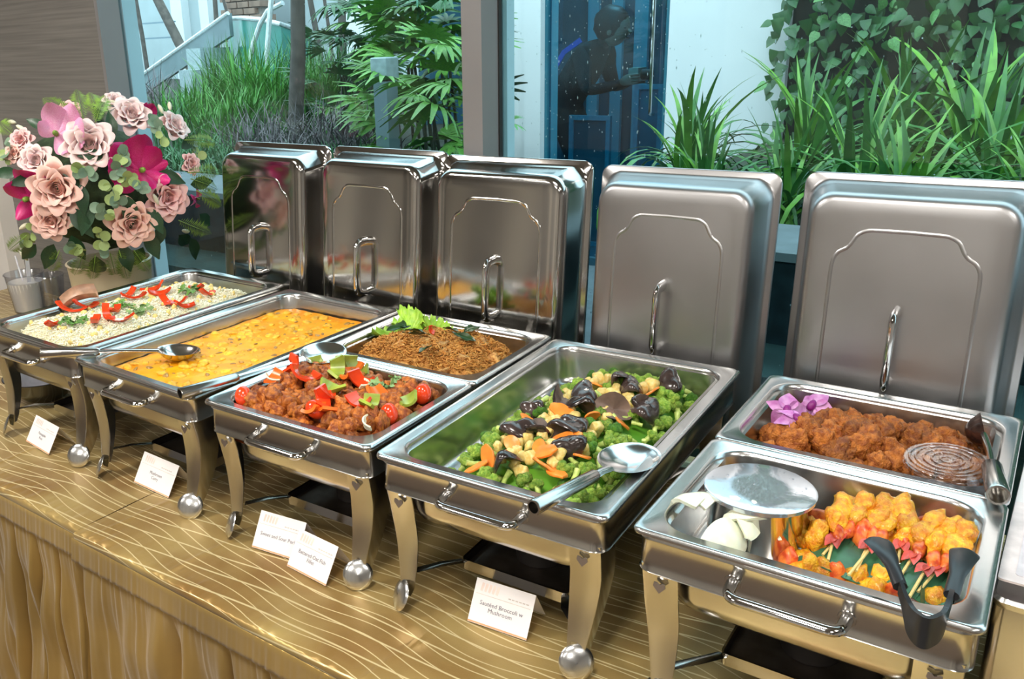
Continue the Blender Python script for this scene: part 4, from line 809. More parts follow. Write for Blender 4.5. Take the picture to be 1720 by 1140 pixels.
card((423, 920), (499, 944), 'Sweet and Sour Pork', 'white name card partly behind another, in front of the middle dish', h_=.062)
card((482, 952), (547, 986), 'Battered Oat Fish\nFillet', 'white name card overlapping the one behind it, middle dish')
card((785, 1044), (884, 1078), 'Sautéed Broccoli w\nMushroom', 'largest white name card, in front of the broccoli dish')
# ================================================================ SIDE THINGS
# black bowl under the left side of the first dish
M_bowl = mat('black_glazed_bowl', (.02, .02, .022), .2, 0, .1, 20, coat=.3)
t = empty('black_bowl', (-1.085, -.12, .001)); tag(t, 'black bowl with grey inside standing left of the rice dish, under its rim', 'bowl')
MB().lathe([(.001, 0), (.045, 0), (.05, .004), (.078, .030), (.090, .058), (.0925, .060), (.090, .061)], 40).build('bowl_body', M_bowl, t)
MB().lathe([(.090, .0605), (.086, .056), (.074, .034), (.045, .012), (.001, .010)], 40).build('bowl_inside', mat('grey_bowl_inside', (.22, .22, .25), .3), t)
# clear cups with white contents
M_cream = mat('white_cream', (.86, .84, .80), .5, 0, .02, 20); M_tis = mat('white_plastic', (.80, .78, .82), .35, 0, .03, 20, sss=.2)
for k, (px, z, r, hh, lb) in enumerate([((46, 495), .055, .060, .125, 'clear cup of white sauce at the far left behind the rice dish'), ((86, 488), .06, .046, .11, 'clear cup with a crumpled rim right of the white sauce cup')]):
    p = at(px[0], px[1], z=z); t = empty('clear_cup', (p.x, p.y, .001)); tag(t, lb, 'cup')
    MB().lathe([(.001, 0), (r*.72, 0), (r*.76, .003), (r, hh), (r*1.06, hh+.002), (r*1.03, hh+.004), (r*.98, hh), (r*.74, .006), (.001, .004)], 32).build('cup_wall', glass_mat('frosted_cup', (.86, .87, .90, 1), .12, 1.9), t)
    if k == 0: MB().lathe([(.001, .0065), (r*.73, .0065), (r*.93, hh*.80), (.001, hh*.80)], 30).build('cream_filling', M_cream, t)
    if k == 0:
        MB().tube([(-.01, 0, hh*.7), (-.028, 0, hh*1.25), (-.034, 0, hh*1.45)], .003, 6, flat=.5).build('spoon_handle', M_tis, t)
        strip([(.02, 0, hh*.6), (.034, 0, hh*1.2), (.040, 0, hh*1.7)], .013, .0015, (1, 0, 0)).build('spoon_handle', M_tis, t)
# steel warmer at the right edge with a pale card lying on it
t = empty('steel_warmer', (1.052, .135, 0), (0, 0, .0)); tag(t, 'plain stainless warmer cut off by the right edge of the frame', 'food warmer')
MB().loft([rrect(.398, .512, .012, z) for z in (.004, .19)], True, False).build('body', steel_dark, t)
MB().loft([rrect(.398, .512, .012, .188), rrect(.40, .515, .014, .189), rrect(.402, .517, .014, .196), rrect(.396, .511, .014, .2), rrect(.30, .40, .014, .2)], False, True).build('rim', steel_pan, t)
MB().tube(rpath([(-.10, -.25, .10), (-.10, -.29, .10), (.10, -.29, .10), (.10, -.25, .10)], .012), .006, 8).build('handle', chrome, t)
t = empty('menu_card', (.958, -.01, .2145), (0, 0, 0)); tag(t, 'pale pinkish card lying on the warmer at the right edge', 'card')
MB().loft([rrect(.21, .20, .004, z, 2) for z in (0, .0025)], True, True).build('card_board', mat('pale_pink_card', (.80, .72, .72), .6), t, smooth=False)
b5 = MB().loft([rrect(.39, .46, .012, z, 3) for z in (0, .012)], True, True).build('white_board', M_card, smooth=False, loc=(1.0475, .150, .2025)); tag(b5, 'white board lying on the warmer at the right edge', 'board')  # white slab added in place of the sky's reflection on the steel top
MB().loft([rrect(.18, .17, .004, z, 2) for z in (.0025, .0032)], False, True).build('card_panel', mat('grey_lilac_print', (.70, .66, .70), .6), t, smooth=False)
# ================================================================ BOUQUET
BC = V3((-1.195, .175, .478)); BRX, BRZ = .262, .215
vx, vy = BC.x, BC.y
M_vase = mat('cream_ceramic', (.62, .53, .36), .35, 0, .06, 10)
t = empty('flower_vase', (vx, vy, 0)); tag(t, 'cream ceramic vase holding the bouquet behind the rice dish', 'vase')
MB().lathe([(.001, .002), (.080, .002), (.084, .008), (.098, .12), (.108, .262), (.112, .268), (.106, .270), (.100, .262), (.090, .10), (.001, .02)], 48).build('vase_body', M_vase, t)
M_rose = mat('pale_pink_rose', (.93, .58, .57), .55, 0, .07, 60, sss=.25); M_rose2 = mat('peach_rose', (.93, .60, .52), .55, 0, .07, 60, sss=.25); M_rose3 = mat('blush_rose', (.95, .73, .71), .55, 0, .05, 60, sss=.25)
M_mag = mat('magenta_petal', (.55, .008, .13), .42, 0, .15, 50, (.68, .03, .25), sss=.15); M_lil = mat('lilac_pink_petal', (.76, .27, .52), .45, 0, .15, 50, (.86, .5, .68), sss=.2)
M_euc = mat('eucalyptus_leaf', (.22, .32, .20), .5, 0, .2, 50, (.14, .24, .17)); M_euc2 = mat('young_eucalyptus', (.34, .46, .16), .5, 0, .2, 50); M_dk = mat('dark_rose_leaf', (.025, .075, .03), .4, 0, .3, 40, (.012, .045, .02))
M_fern = mat('fern_green', (.20, .34, .05), .5, 0, .25, 40); M_bud = mat('cream_bud', (.72, .70, .52), .5, 0, .1, 60); M_foam = mat('shaded_moss', (.03, .055, .02), .9, 0, .4, 40, bump=.6)  # core filler is a mottled, very dark green
def bq(px, py, k=1.0):                               # point and outward direction on the bouquet's dome
    o = V3((CX, CY, CZ)); r = (CR @ V3(((px-PPX)/FPX, -(py-PPY)/FPX, -1))).normalized()
    S_ = V3((BRX*k, BRX*k, BRZ*k)); oo = V3(((o.x-BC.x)/S_.x, (o.y-BC.y)/S_.y, (o.z-BC.z)/S_.z)); rr = V3((r.x/S_.x, r.y/S_.y, r.z/S_.z))
    a, b, c = rr.dot(rr), oo.dot(rr), oo.dot(oo)-1; d = b*b-a*c
    t_ = (-b-sqrt(d))/a if d > 0 else -b/a
    p = o+r*t_; n = V3(((p.x-BC.x)/S_.x, (p.y-BC.y)/S_.y, (p.z-BC.z)/S_.z)).normalized()
    return p, (n*.75-r*.55).normalized()
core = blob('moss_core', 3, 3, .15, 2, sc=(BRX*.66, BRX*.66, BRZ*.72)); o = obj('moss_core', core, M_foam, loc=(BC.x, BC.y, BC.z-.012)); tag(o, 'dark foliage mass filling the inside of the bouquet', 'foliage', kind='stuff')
# rose petals: cupped sheet with a rolled lip
def petal_mesh(name, w_, h_, cup, roll, n=8, m_=8, ruf=0):
    mb = MB(); rings = []
    for a in range(n+1):
        t = a/n; rg_ = []
        hw = w_/2*(.30+.70*sin(pi*min(.93, t*.86+.10))**.7)
        for b in range(m_+1):
            s_ = b/m_*2-1; x = hw*s_; y = cup*(s_*s_)*hw*1.2; z = h_*t*(1-.14*s_*s_*t)
            y2 = y-.10*h_*t*t; rl = max(0, t-.72)/.28; y2 -= roll*h_*rl*rl; z -= .35*roll*h_*rl*rl+ruf*sin(s_*5)*t*.3
            rg_.append(V3((x, y2, z)))
        rings.append(rg_)
    mb.loft(rings, closed=False); return mb.mesh(name, ang=0)
pO = petal_mesh('petal', 1.15, .95, .62, .24, ruf=.012); pM = petal_mesh('petal', .95, .85, .8, .22); pI = petal_mesh('petal', .70, .75, 1.1, .08)
def rose_core():
    mb = MB(); rings = []
    for a in range(60):
        ph = a*.36; r = .05+.26*(a/60); h_ = .62-.10*(a/60); rings.append([V3((r*cos(ph), r*sin(ph), .05)), V3((r*1.12*cos(ph), r*1.12*sin(ph), h_*.6)), V3((r*.92*cos(ph), r*.92*sin(ph), h_))])
    mb.loft(rings, closed=False); return mb.mesh('spiral_heart', ang=0)
rcore = rose_core(); rmesh = {}
def rose(px, r_px, m, label, spin=0, k=1.0, opn=1):
    p, n = bq(*px, k); dist = (p-V3((CX, CY, CZ))).length; s_ = r_px*dist/FPX
    key = m.name
    if key not in rmesh: rmesh[key] = [setm(q.copy(), m) for q in (rcore, pO, pM, pI)]
    c_, o_, m__, i_ = rmesh[key]
    t = empty('rose', p-n*s_*.45, n.to_track_quat('Z', 'Y').to_euler()); tag(t, label, 'rose', 'pink roses in the bouquet'); t.scale = (s_,)*3
    obj('rose_heart', c_, None, t, rot=(0, 0, spin))
    for lay, (cnt, me, rr, tilt, z, sc) in enumerate(((3, i_, .22, .08, .03, 1.0), (4, m__, .28, .18, .01, .95), (5, m__, .34, .34, -.02, 1.0), (5, o_, .38, .52*opn, -.05, 1.0), (5, o_, .40, .80*opn, -.12, 1.02))):
        for j in range(cnt):
            a = spin+lay*.6+j*2*pi/cnt+RND.uniform(-.1, .1)
            obj('petal', me, None, t, loc=(rr*sin(a), -rr*cos(a)*1.0, z), rot=Euler((tilt+RND.uniform(-.06, .06), 0, a), 'XYZ'), scale=sc)
    # petals lean outwards about their own base
    return t
ROS = [((150, 243), 38, M_rose3, 'large blush rose at the upper middle of the bouquet'), ((95, 317), 39, M_rose2, 'large peach rose at the left middle'), ((282, 331), 34, M_rose, 'full pink rose at the right middle'), ((222, 376), 36, M_rose2, 'peach rose lowest at the centre'), ((85, 371), 28, M_rose2, 'smaller peach rose below the large left one'), ((222, 192), 29, M_rose3, 'pale rose at the top right of the centre'), ((295, 211), 25, M_rose3, 'pale rose at the upper right edge'), ((60, 270), 24, M_rose3, 'half hidden blush rose at the left edge'), ((35, 235), 17, M_rose, 'small rosebud at the far upper left'), ((115, 186), 17, M_rose, 'small dusty rosebud near the top'), ((193, 168), 16, M_rose3, 'tiny cream pink rosebud at the very top'), ((322, 275), 16, M_rose, 'small mauve rosebud at the far right'), ((22, 258), 14, M_rose2, 'tiny peach bud at the far left edge')]
for i, (px, r, m, lb) in enumerate(ROS): rose(px, r, m, lb, i*.7, 1.0 if r > 20 else 1.02)
def mpet(name, l, w_, cup, bend):
    mb = MB(); rings = []; n, m_ = 9, 6
    for a in range(n+1):
        t = a/n; hw = w_/2*max(.08, sin(pi*min(.97, t**.9*.86+.08))); z = l*t; y = bend*l*(t*t)-.16*l*sin(pi*t)
        rings.append([V3((hw*s_, y-cup*hw*(1-s_*s_)*-1*.8-cup*hw*.8, z)) for s_ in [b/m_*2-1 for b in range(m_+1)]])
    mb.loft(rings, closed=False); return mb.mesh(name, ang=0)
mp = [mpet('petal', 1, .80, .55, .1), mpet('petal', 1, .72, .7, -.1)]
def magnolia(px, l_px, m, label, angs, k=1.0, centre=True):
    p, n = bq(*px, k); s_ = l_px*(p-V3((CX, CY, CZ))).length/FPX
    t = empty('magnolia', p-n*.015, n.to_track_quat('Z', 'Y').to_euler()); t.scale = (s_,)*3; tag(t, label, 'magnolia', 'magnolias in the bouquet')
    for j, (a, tilt, sc) in enumerate(angs):
        me = mp[j % 2].copy() if not mp[j % 2].materials else mp[j % 2]; me = me if me.materials else setm(me, m)
        obj('petal', me, None, t, rot=Euler((tilt, 0, rad(a)), 'XYZ'), scale=sc)
    if centre: obj('flower_centre', setm(blob('flower_centre', 5, 2, .2, 3, sc=(.08, .08, .16)), M_fern), None, t, loc=(0, 0, .1))
magnolia((240, 285), 62, M_mag, 'large open magenta magnolia right of centre', [(180, 1.0, 1.05), (225, 1.15, 1.0), (262, 1.25, 1.0), (300, 1.3, .85), (140, .95, .8), (60, 1.2, .75), (20, 1.2, .6), (100, 1.3, .7)])
magnolia((42, 335), 60, M_mag, 'magenta magnolia at the lower left edge', [(170, 1.0, 1.0), (130, 1.1, .95), (80, 1.3, .9), (30, 1.2, .8), (220, .9, .7), (330, 1.2, .6)])
magnolia((92, 222), 54, M_lil, 'lilac pink magnolia at the upper left', [(100, 1.1, 1.0), (140, 1.0, 1.0), (180, .9, .95), (60, 1.2, .9), (240, .9, .6), (20, 1.2, .7)], 1.08)
magnolia((254, 192), 26, M_mag, 'small magenta magnolia bud at the top right', [(170, .5, 1), (200, .55, 1), (140, .7, .8), (225, .7, .8)], 1.04)
magnolia((338, 335), 26, M_mag, 'small magenta bloom at the right edge', [(230, .8, 1), (270, .9, 1), (300, .8, .8)], 1.02)
# round eucalyptus leaves on short stems
def round_leaf(): 
    mb = MB(); c = V3((0, .5, 0)); n = 12; pts = [c]+[V3((.5*cos(2*pi*k/n), .5+.5*sin(2*pi*k/n), .10*abs(cos(2*pi*k/n))+.05*sin(4*pi*k/n))) for k in range(n)]
    mb.add(pts, [(0, 1+k, 1+(k+1) % n) for k in range(n)]); return mb.mesh('leaf', ang=0)
rl = round_leaf(); rlm = [setm(rl.copy(), M_euc), setm(rl.copy(), M_euc2)]
def sprig(px, px2, label, m=0, n=8, s_=.024, k=1.03):
    a, na = bq(*px, k); b, nb = bq(*px2, k); t = empty('eucalyptus_sprig', a); tag(t, label, 'eucalyptus', 'eucalyptus sprigs in the bouquet')
    d = b-a; MB().tube([(0, 0, 0), d*.5+na*.006, d], .0014, 5).build('stem', M_euc, t)
    for j in range(n):
        q = j/(n-1); c = d*q+na*.004; R = Euler((RND.uniform(-.5, .8), RND.uniform(-.4, .4), RND.uniform(0, 6.3))).to_matrix(); Q = na.to_track_quat('Z', 'Y').to_matrix()
        obj('leaf', rlm[(m+(j > n*.6)) % 2], None, t, loc=c, rot=(Q @ R).to_euler(), scale=s_*RND.uniform(.75, 1.15))
for px, px2, lb, m in [((215, 255), (195, 275), 'grey green eucalyptus beside the large magenta magnolia', 0), ((185, 310), (200, 345), 'bright eucalyptus sprig in the centre', 1), ((165, 390), (180, 420), 'eucalyptus sprig low in the centre', 1), ((140, 420), (110, 410), 'eucalyptus sprig hanging at the lower left', 1), ((240, 318), (228, 300), 'small eucalyptus sprig left of the right middle rose', 0), ((150, 290), (125, 285), 'eucalyptus sprig under the large blush rose', 0), ((130, 205), (105, 205), 'eucalyptus sprig behind the lilac magnolia', 0), ((55, 385), (45, 420), 'eucalyptus sprig at the lower left edge', 1), ((255, 205), (280, 235), 'eucalyptus sprig between the two pale upper roses', 0), ((170, 350), (185, 370), 'dark eucalyptus sprig above the lowest rose', 0), ((20, 240), (10, 270), 'eucalyptus sprig at the far left edge', 0), ((315, 235), (330, 260), 'eucalyptus sprig at the upper right edge', 0), ((195, 285), (210, 300), 'eucalyptus sprig left of the magenta petals', 0)]: sprig(px, px2, lb, m)
# broad dark leaves
bl = [leafm('leaf', 1, .48, M_dk, c, 8, .22, wave=.02) for c in (.15, .35)]
for k, (px, a, s_) in enumerate([((110, 275), 200, .07), ((120, 350), 210, .08), ((150, 340), 160, .08), ((240, 415), 150, .09), ((300, 395), 230, .08), ((320, 400), 200, .07), ((265, 290), 240, .07), ((215, 330), 180, .08), ((175, 260), 90, .06), ((120, 395), 190, .08), ((90, 410), 150, .08), ((160, 430), 180, .09), ((245, 390), 200, .08), ((270, 375), 170, .07), ((320, 310), 270, .07), ((305, 250), 300, .06), ((180, 215), 20, .06), ((60, 300), 100, .06), ((60, 410), 130, .07), ((205, 410), 190, .08), ((335, 360), 230, .07), ((135, 310), 180, .07), ((250, 350), 200, .07), ((30, 290), 90, .06), ((75, 215), 60, .05), ((190, 230), 0, .06)]):
    p, n = bq(*px, .97); Q = n.to_track_quat('Z', 'Y').to_matrix(); R = Q @ Euler((RND.uniform(-.1, .5), 0, rad(a))).to_matrix()
    o = obj('rose_leaf', bl[k % 2], None, loc=p, rot=R.to_euler(), scale=s_); tag(o, 'broad dark green leaf between the bouquet flowers', 'leaf', 'broad dark leaves in the bouquet')
# fern fronds round the edge
def fern(px, px2, label, w_=.030, k=1.05, m=None, n=24):
    a, na = bq(*px, k); b, _ = bq(*px2, k*1.05); d = b-a; L_ = d.length; u = d.normalized(); s_ = u.cross(na).normalized(); mb = MB()
    mb.tube([V3((0, 0, 0)), d*.5+na*.01, d], [.0014, .001, .0005], 4)
    for j in range(1, n+1):
        q = j/n; c = d*q+na*.01*sin(pi*q)
        for sg in (-1, 1):
            l = w_*sin(pi*min(1, q*.85+.12))*RND.uniform(.8, 1.1); e = c+(s_*sg*.8+u*.6)*l-na*.2*l; h_ = u*l*.09; mid = (c+e)/2+na*.12*l
            mb.add([c, mid+h_, e, mid-h_], [(0, 1, 2, 3)])
    o = mb.build('fern_frond', m or M_fern, ang=0, loc=a); tag(o, label, 'fern')
for px, px2, lb in [((140, 200), (128, 150), 'upright fern frond at the top of the bouquet'), ((125, 195), (72, 165), 'fern frond reaching up left over the lilac magnolia'), ((165, 200), (150, 155), 'second upright fern frond at the top'), ((160, 205), (178, 160), 'fern frond leaning right at the top'), ((310, 235), (362, 240), 'fern frond reaching right at the upper right'), ((315, 290), (372, 288), 'fern frond reaching right in the middle'), ((320, 300), (365, 318), 'fern frond drooping right in the middle'), ((330, 320), (372, 345), 'fern frond at the lower right'), ((300, 370), (355, 392), 'thin fern frond at the lower right edge'), ((200, 420), (215, 470), 'fern frond hanging over the vase on the right'), ((185, 425), (195, 465), 'fern frond hanging down in front of the vase'), ((140, 425), (125, 462), 'fern frond hanging down at the left of the vase'), ((100, 420), (85, 455), 'fern frond drooping at the lower left'), ((45, 395), (15, 420), 'fern frond at the far lower left'), ((20, 225), (0, 205), 'fern frond at the far upper left'), ((225, 420), (250, 455), 'fern frond drooping at the lower right of the vase'), ((160, 428), (155, 470), 'fern frond hanging over the middle of the vase')]: fern(px, px2, lb, .030)
budm = setm(blob('bud', 3, 2, .15, 1.5, sc=(.35, 1, .35)), M_bud)
for k, (px, a) in enumerate([((35, 215), 60), ((125, 375), 300), ((40, 430), 200), ((312, 388), 250), ((262, 335), 20), ((205, 176), 30), ((262, 365), 220), ((20, 205), 80), ((285, 178), 330), ((190, 172), 60), ((270, 183), 350), ((40, 380), 120)]):
    p, n = bq(*px, 1.0); o = obj('flower_bud', budm, None, loc=p, rot=(n.to_track_quat('Z', 'Y').to_matrix() @ Euler((0, 0, rad(a))).to_matrix()).to_euler(), scale=.016); tag(o, 'slim cream flower bud at the edge of the bouquet', 'flower bud', 'cream buds in the bouquet')
# ================================================================ OUTDOORS
M_gran = mat('wet_dark_granite', (.012, .024, .03), .8, 0, .4, 30, spec=.12); M_ledge = mat('grey_stone_ledge', (.16, .20, .22), .8, 0, .1, 12, spec=.2); M_soil = mat('wet_soil', (.025, .035, .02), .8, 0, .4, 12, bump=.5)
M_step = mat('mossy_step', (.02, .045, .045), .9, 0, .2, 12, spec=.1)
slab('floor_outside', -16, 9, GY+.12, 1.2, FLOOR-.1, FLOOR, M_gran)
for k, (x0, x1) in enumerate([(-16, -.95), (.02, 9)]):
    slab('trim_%d' % (20+k), x0, x1, 1.10, 1.42, FLOOR, .24, M_gran); slab('trim_%d' % (22+k), x0, x1, 1.09, 1.44, .24, .262, M_ledge); slab('trim_%d' % (24+k), x0, x1, .86, 1.10, FLOOR, .02, M_step)
slab('ground_path', -3.2, .1, 1.2, 4.0, FLOOR-.1, FLOOR+.1, M_ledge)
for nm, P_ in (('ground_left', [(-20, 1.42), (-.95, 1.42), (-1.05, 1.9), (-2.55, 4.0), (-2.62, 4.3), (-3.3, 4.3), (-3.3, 16), (-20, 16)]), ('ground_right', [(.02, 1.42), (9, 1.42), (9, 4.05), (-.56, 4.05), (-.56, 2.9)])):
    struct(nm, MB().loft([[V3((x, y, z)) for x, y in P_] for z in (FLOOR, .2)], True, True), M_soil)
M_white = mat('white_render', (.80, .83, .84), .7, 0, .02, 4); M_grey = mat('pale_grey_render', (.46, .53, .55), .7, 0, .04, 3)
# white wall with the door opening, then the ivy wall
slab('wall_outside', -2.62, -2.05, 4.0, 4.2, FLOOR, 4, M_white)
slab('wall_outside_right', -1.225, -.56, 4.0, 4.2, FLOOR, 4, M_white)
slab('wall_outside_top', -2.05, -1.225, 4.0, 4.2, 2.2, 4, M_white)
slab('trim_11', -2.17, -2.05, 3.97, 4.0, FLOOR, 4, M_white)
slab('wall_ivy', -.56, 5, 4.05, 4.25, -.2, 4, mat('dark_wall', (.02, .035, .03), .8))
M_dark = mat('dark_teal_room', (.03, .11, .16), .6, 0, .3, 2); M_teal = mat('teal_frame_paint', (.02, .17, .24), .4, 0, .1, 5)
slab('wall_room_back', -3.2, -.6, 6.2, 6.3, -.6, 3, M_dark); slab('wall_room_left', -3.2, -3.1, 4.2, 6.3, -.6, 3, M_dark); slab('wall_room_right', -.7, -.6, 4.2, 6.3, -.6, 3, M_dark); slab('floor_room', -3.2, -.6, 4.0, 6.3, -.7, -.6, M_dark); slab('ceiling_room', -3.2, -.6, 4.2, 6.3, 2.4, 2.5, M_dark)
area('room_lamp', (-1.9, 5.2, 2.35), (0, 0, 0), .8, .8, 30, (.7, .9, 1))  # unseen fill light, added so the figure shows through the glass
t = empty('door_1', (-2.05, 4.05, -.6)); tag(t, kind='structure')
MB().box((.41, 0, 1.4), (.80, .012, 2.8)).build('pane', glass_mat('dark_door_glass', (.52, .80, .88, 1), 0, 1.5), t, smooth=False)
fr = MB(); fr.box((.815, 0, 1.4), (.035, .05, 2.8)); fr.box((.01, 0, 1.4), (.02, .05, 2.8)); fr.build('door_frame', M_teal, t, smooth=False)
MB().tube(rpath([(.735, -.012, .92), (.735, -.06, .92), (.735, -.06, 1.62), (.735, -.012, 1.62)], .02), .010, 8).build('door_handle', chrome, t)
M_refl = mat('light_teal_panel', (.06, .33, .42), .4, 0, .1, 3)  # coloured strips standing in for reflections on the door glass
for k, (x0, x1, z0, z1, yy, lb) in enumerate([(-2.02, -1.72, -.5, .28, 4.32, 'low teal framed screen behind the dark door, left'), (-1.55, -1.36, -.5, .48, 4.30, 'taller teal framed screen behind the dark door, right')]):
    t = empty('framed_screen', ((x0+x1)/2, yy, -.6)); tag(t, lb, 'screen'); hw = (x1-x0)/2; f = MB(); Z0, Z1 = .002, z1+.6
    f.box((-hw+.015, 0, (Z0+Z1)/2), (.03, .03, Z1-Z0)); f.box((hw-.015, 0, (Z0+Z1)/2), (.03, .03, Z1-Z0)); f.box((0, 0, Z1-.015), (hw*2-.06, .03, .03)); f.box((0, 0, Z0+.015), (hw*2-.06, .03, .03)); f.build('screen_frame', mat('teal_screen_frame', (.03, .22, .30), .4), t, smooth=False)
    MB().box((0, .005, (Z0+Z1)/2), (hw*2-.06, .008, Z1-Z0-.06)).build('screen_panel', M_dark, t, smooth=False)
for k, (x, w_) in enumerate([(at(997, 20, y=6.13).x, .10), (at(1037, 20, y=6.13).x, .10), (at(1078, 20, y=6.13).x, .12)]):
    o = MB().box((x, 6.15, 1.2), (w_, .04, 3.4)).build('blue_wall_strip', M_refl, smooth=False); tag(o, ['pale blue upright panel left of the person, deep inside', 'pale blue upright panel right of the first, above the person', 'broad pale blue panel right of the person, deep inside'][k], 'wall panel')
# person behind the door
M_cl = mat('black_clothing', (.012, .012, .016), .8); M_skin = mat('skin', (.30, .19, .14), .5); M_hair = mat('black_hair', (.008, .007, .008), .5)
PV = dict(pel=(-.18, .02, .92), bel=(-.12, 0, 1.04), che=(.02, 0, 1.22), nek=(.12, -.01, 1.33), hed=(.21, -.02, 1.40), shl=(.04, -.17, 1.27), ell=(.10, -.20, 1.02), wrl=(.30, -.12, 1.06), shr=(.04, .16, 1.27), elr=(.12, .20, 1.02), wrr=(.30, .10, 1.08),
          hil=(-.17, -.09, .90), knl=(-.02, -.10, .50), anl=(-.14, -.10, .08), tol=(-.02, -.11, .03), hir=(-.19, .10, .90), knr=(.04, .10, .50), anr=(-.04, .10, .08), tor=(.10, .10, .03))
PR = dict(pel=.135, bel=.125, che=.14, nek=.055, hed=.05, shl=.07, ell=.048, wrl=.034, shr=.07, elr=.048, wrr=.034, hil=.10, knl=.065, anl=.045, tol=.035, hir=.10, knr=.065, anr=.045, tor=.035)
keys = list(PV); PE = [('pel', 'bel'), ('bel', 'che'), ('che', 'nek'), ('nek', 'hed'), ('che', 'shl'), ('shl', 'ell'), ('ell', 'wrl'), ('che', 'shr'), ('shr', 'elr'), ('elr', 'wrr'), ('pel', 'hil'), ('hil', 'knl'), ('knl', 'anl'), ('anl', 'tol'), ('pel', 'hir'), ('hir', 'knr'), ('knr', 'anr'), ('anr', 'tor')]
def skin_mesh(name, vs, es, rs, m, parent=None, sub=2, loc=None, rot=None):
    me = bpy.data.meshes.new(name); me.from_pydata([V3(v) for v in vs], es, []); o = bpy.data.objects.new(name, me); COL.objects.link(o)
    md = o.modifiers.new('s', 'SKIN'); md.use_smooth_shade = True
    for i, r in enumerate(rs): me.skin_vertices[0].data[i].radius = (r, r)
    me.skin_vertices[0].data[0].use_root = True
    sb = o.modifiers.new('u', 'SUBSURF'); sb.levels = sb.render_levels = sub
    dg = bpy.context.evaluated_depsgraph_get(); m2 = bpy.data.meshes.new_from_object(o.evaluated_get(dg)); bpy.data.objects.remove(o)
    m2.name = name; m2.materials.clear(); m2.materials.append(m); m2.polygons.foreach_set('use_smooth', [True]*len(m2.polygons)); return obj(name, m2, None, parent, loc, rot)
p0 = (-2.12, 4.75, -.6)
person = empty('person', p0); tag(person, 'person in black leaning forward behind the dark glass door, holding a pale camera', 'person')
skin_mesh('body', [PV[k] for k in keys], [(keys.index(a), keys.index(b)) for a, b in PE], [PR[k] for k in keys], M_cl, person)
hd = blob('head', 2, 3, .05, 2, sc=(.095, .078, .115)); obj('head', hd, M_skin, person, loc=(.22, -.02, 1.42), rot=(0, .5, 0))
hh = blob('hair', 4, 3, .12, 3, sc=(.125, .10, .125)); obj('hair', hh, M_hair, person, loc=(.185, -.02, 1.455), rot=(0, .6, 0))
nf = MB(); nf.tube([(.305, -.02, 1.42), (.33, -.02, 1.395), (.315, -.02, 1.385)], [.012, .014, .01], 8); nf.build('nose', M_skin, person)
for sg in (-1, 1):
    obj('eye', blob('eye', 1, 2, 0, 1, sc=(.010, .014, .007)), M_hair, person, loc=(.30, -.02+sg*.033, 1.425)); obj('ear', blob('ear', 1, 2, .1, 1, sc=(.02, .009, .03)), M_skin, person, loc=(.21, -.02+sg*.082, 1.41))
MB().tube([(.305, -.045, 1.362), (.315, -.02, 1.36), (.305, .005, 1.362)], .005, 6).build('mouth', mat('lips', (.25, .09, .07), .5), person)
for sg in (-1, 1):
    b0 = V3((.30, -.12 if sg < 0 else .10, 1.07)); vs = [b0, b0+V3((.05, -sg*.01, .02))]; es = [(0, 1)]; rs = [.030, .034]
    for k, (l, dz) in enumerate(((.075, .03), (.085, .012), (.08, -.008), (.062, -.026))):
        a = len(vs); vs += [b0+V3((.078, -sg*.018, .02+dz)), b0+V3((.078+l*.5, -sg*.035, .022+dz)), b0+V3((.075+l*.6, -sg*.06, .02+dz))]; es += [(1, a), (a, a+1), (a+1, a+2)]; rs += [.010, .009, .008]
    a = len(vs); vs += [b0+V3((.05, -sg*.035, .045)), b0+V3((.075, -sg*.055, .055))]; es += [(1, a), (a, a+1)]; rs += [.012, .010]
    skin_mesh('hand', vs, es, rs, M_skin, person, 1)
strip([(.02, -.14, 1.36), (-.10, -.16, 1.28), (-.20, -.17, 1.12), (-.25, -.14, 1.0)], .035, .006, (0, -1, 0)).build('blue_strap', mat('blue_strap', (.02, .12, .75), .5), person)
cm = MB(); cm.box((.385, -.01, 1.12), (.07, .14, .09)); cm.build('camera_body', mat('grey_green_fabric', (.25, .34, .30), .6), person, smooth=False); MB().tube([(.42, -.01, 1.12), (.49, -.01, 1.12)], .036, 16).build('camera_lens', M_hair, person)
# ---- plants
M_strap = mat('strap_leaf_green', (.065, .23, .04), .42, 0, .3, 20, (.035, .15, .035)); M_strap2 = mat('young_strap_leaf', (.13, .33, .04), .42, 0, .2, 20)
def blade(name, L_, w_, rise, droop, m, n=10):
    mb = MB(); rings = []
    x, z, a = 0, 0, rise
    for k in range(n+1):
        t = k/n; hw = w_/2*(min(1, .45+t*2.2) if t < .5 else max(.03, (1-((t-.5)/.5)**1.8))); rings.append([V3((-hw, x, z+hw*.35)), V3((0, x, z)), V3((hw, x, z+hw*.35))])
        x += L_/n*cos(a); z += L_/n*sin(a); a -= droop/n*(1+t)
    mb.loft(rings, closed=False); return setm(mb.mesh(name, ang=0), m)
sb_ = [blade('leaf', .62, .026, 1.25, 1.5, M_strap), blade('leaf', .66, .028, 1.1, 2.0, M_strap), blade('leaf', .55, .026, 1.45, .35, M_strap), blade('leaf', .6, .03, .95, 2.3, M_strap2), blade('leaf', .5, .024, 1.3, 2.4, M_strap), blade('leaf', .58, .028, 1.5, .8, M_strap2)]
pr = random.Random(21)
STR = [(-.30, 1.95, 1.0), (.02, 2.25, 1.12), (.30, 1.80, 1.0), (.62, 2.05, 1.05), (.12, 1.70, .8), (.50, 2.5, 1.25), (.95, 1.9, 1.1), (-.45, 2.4, .8), (-.12, 1.66, .75), (.46, 1.60, .75), (.78, 1.64, .8), (.26, 2.7, 1.2)]
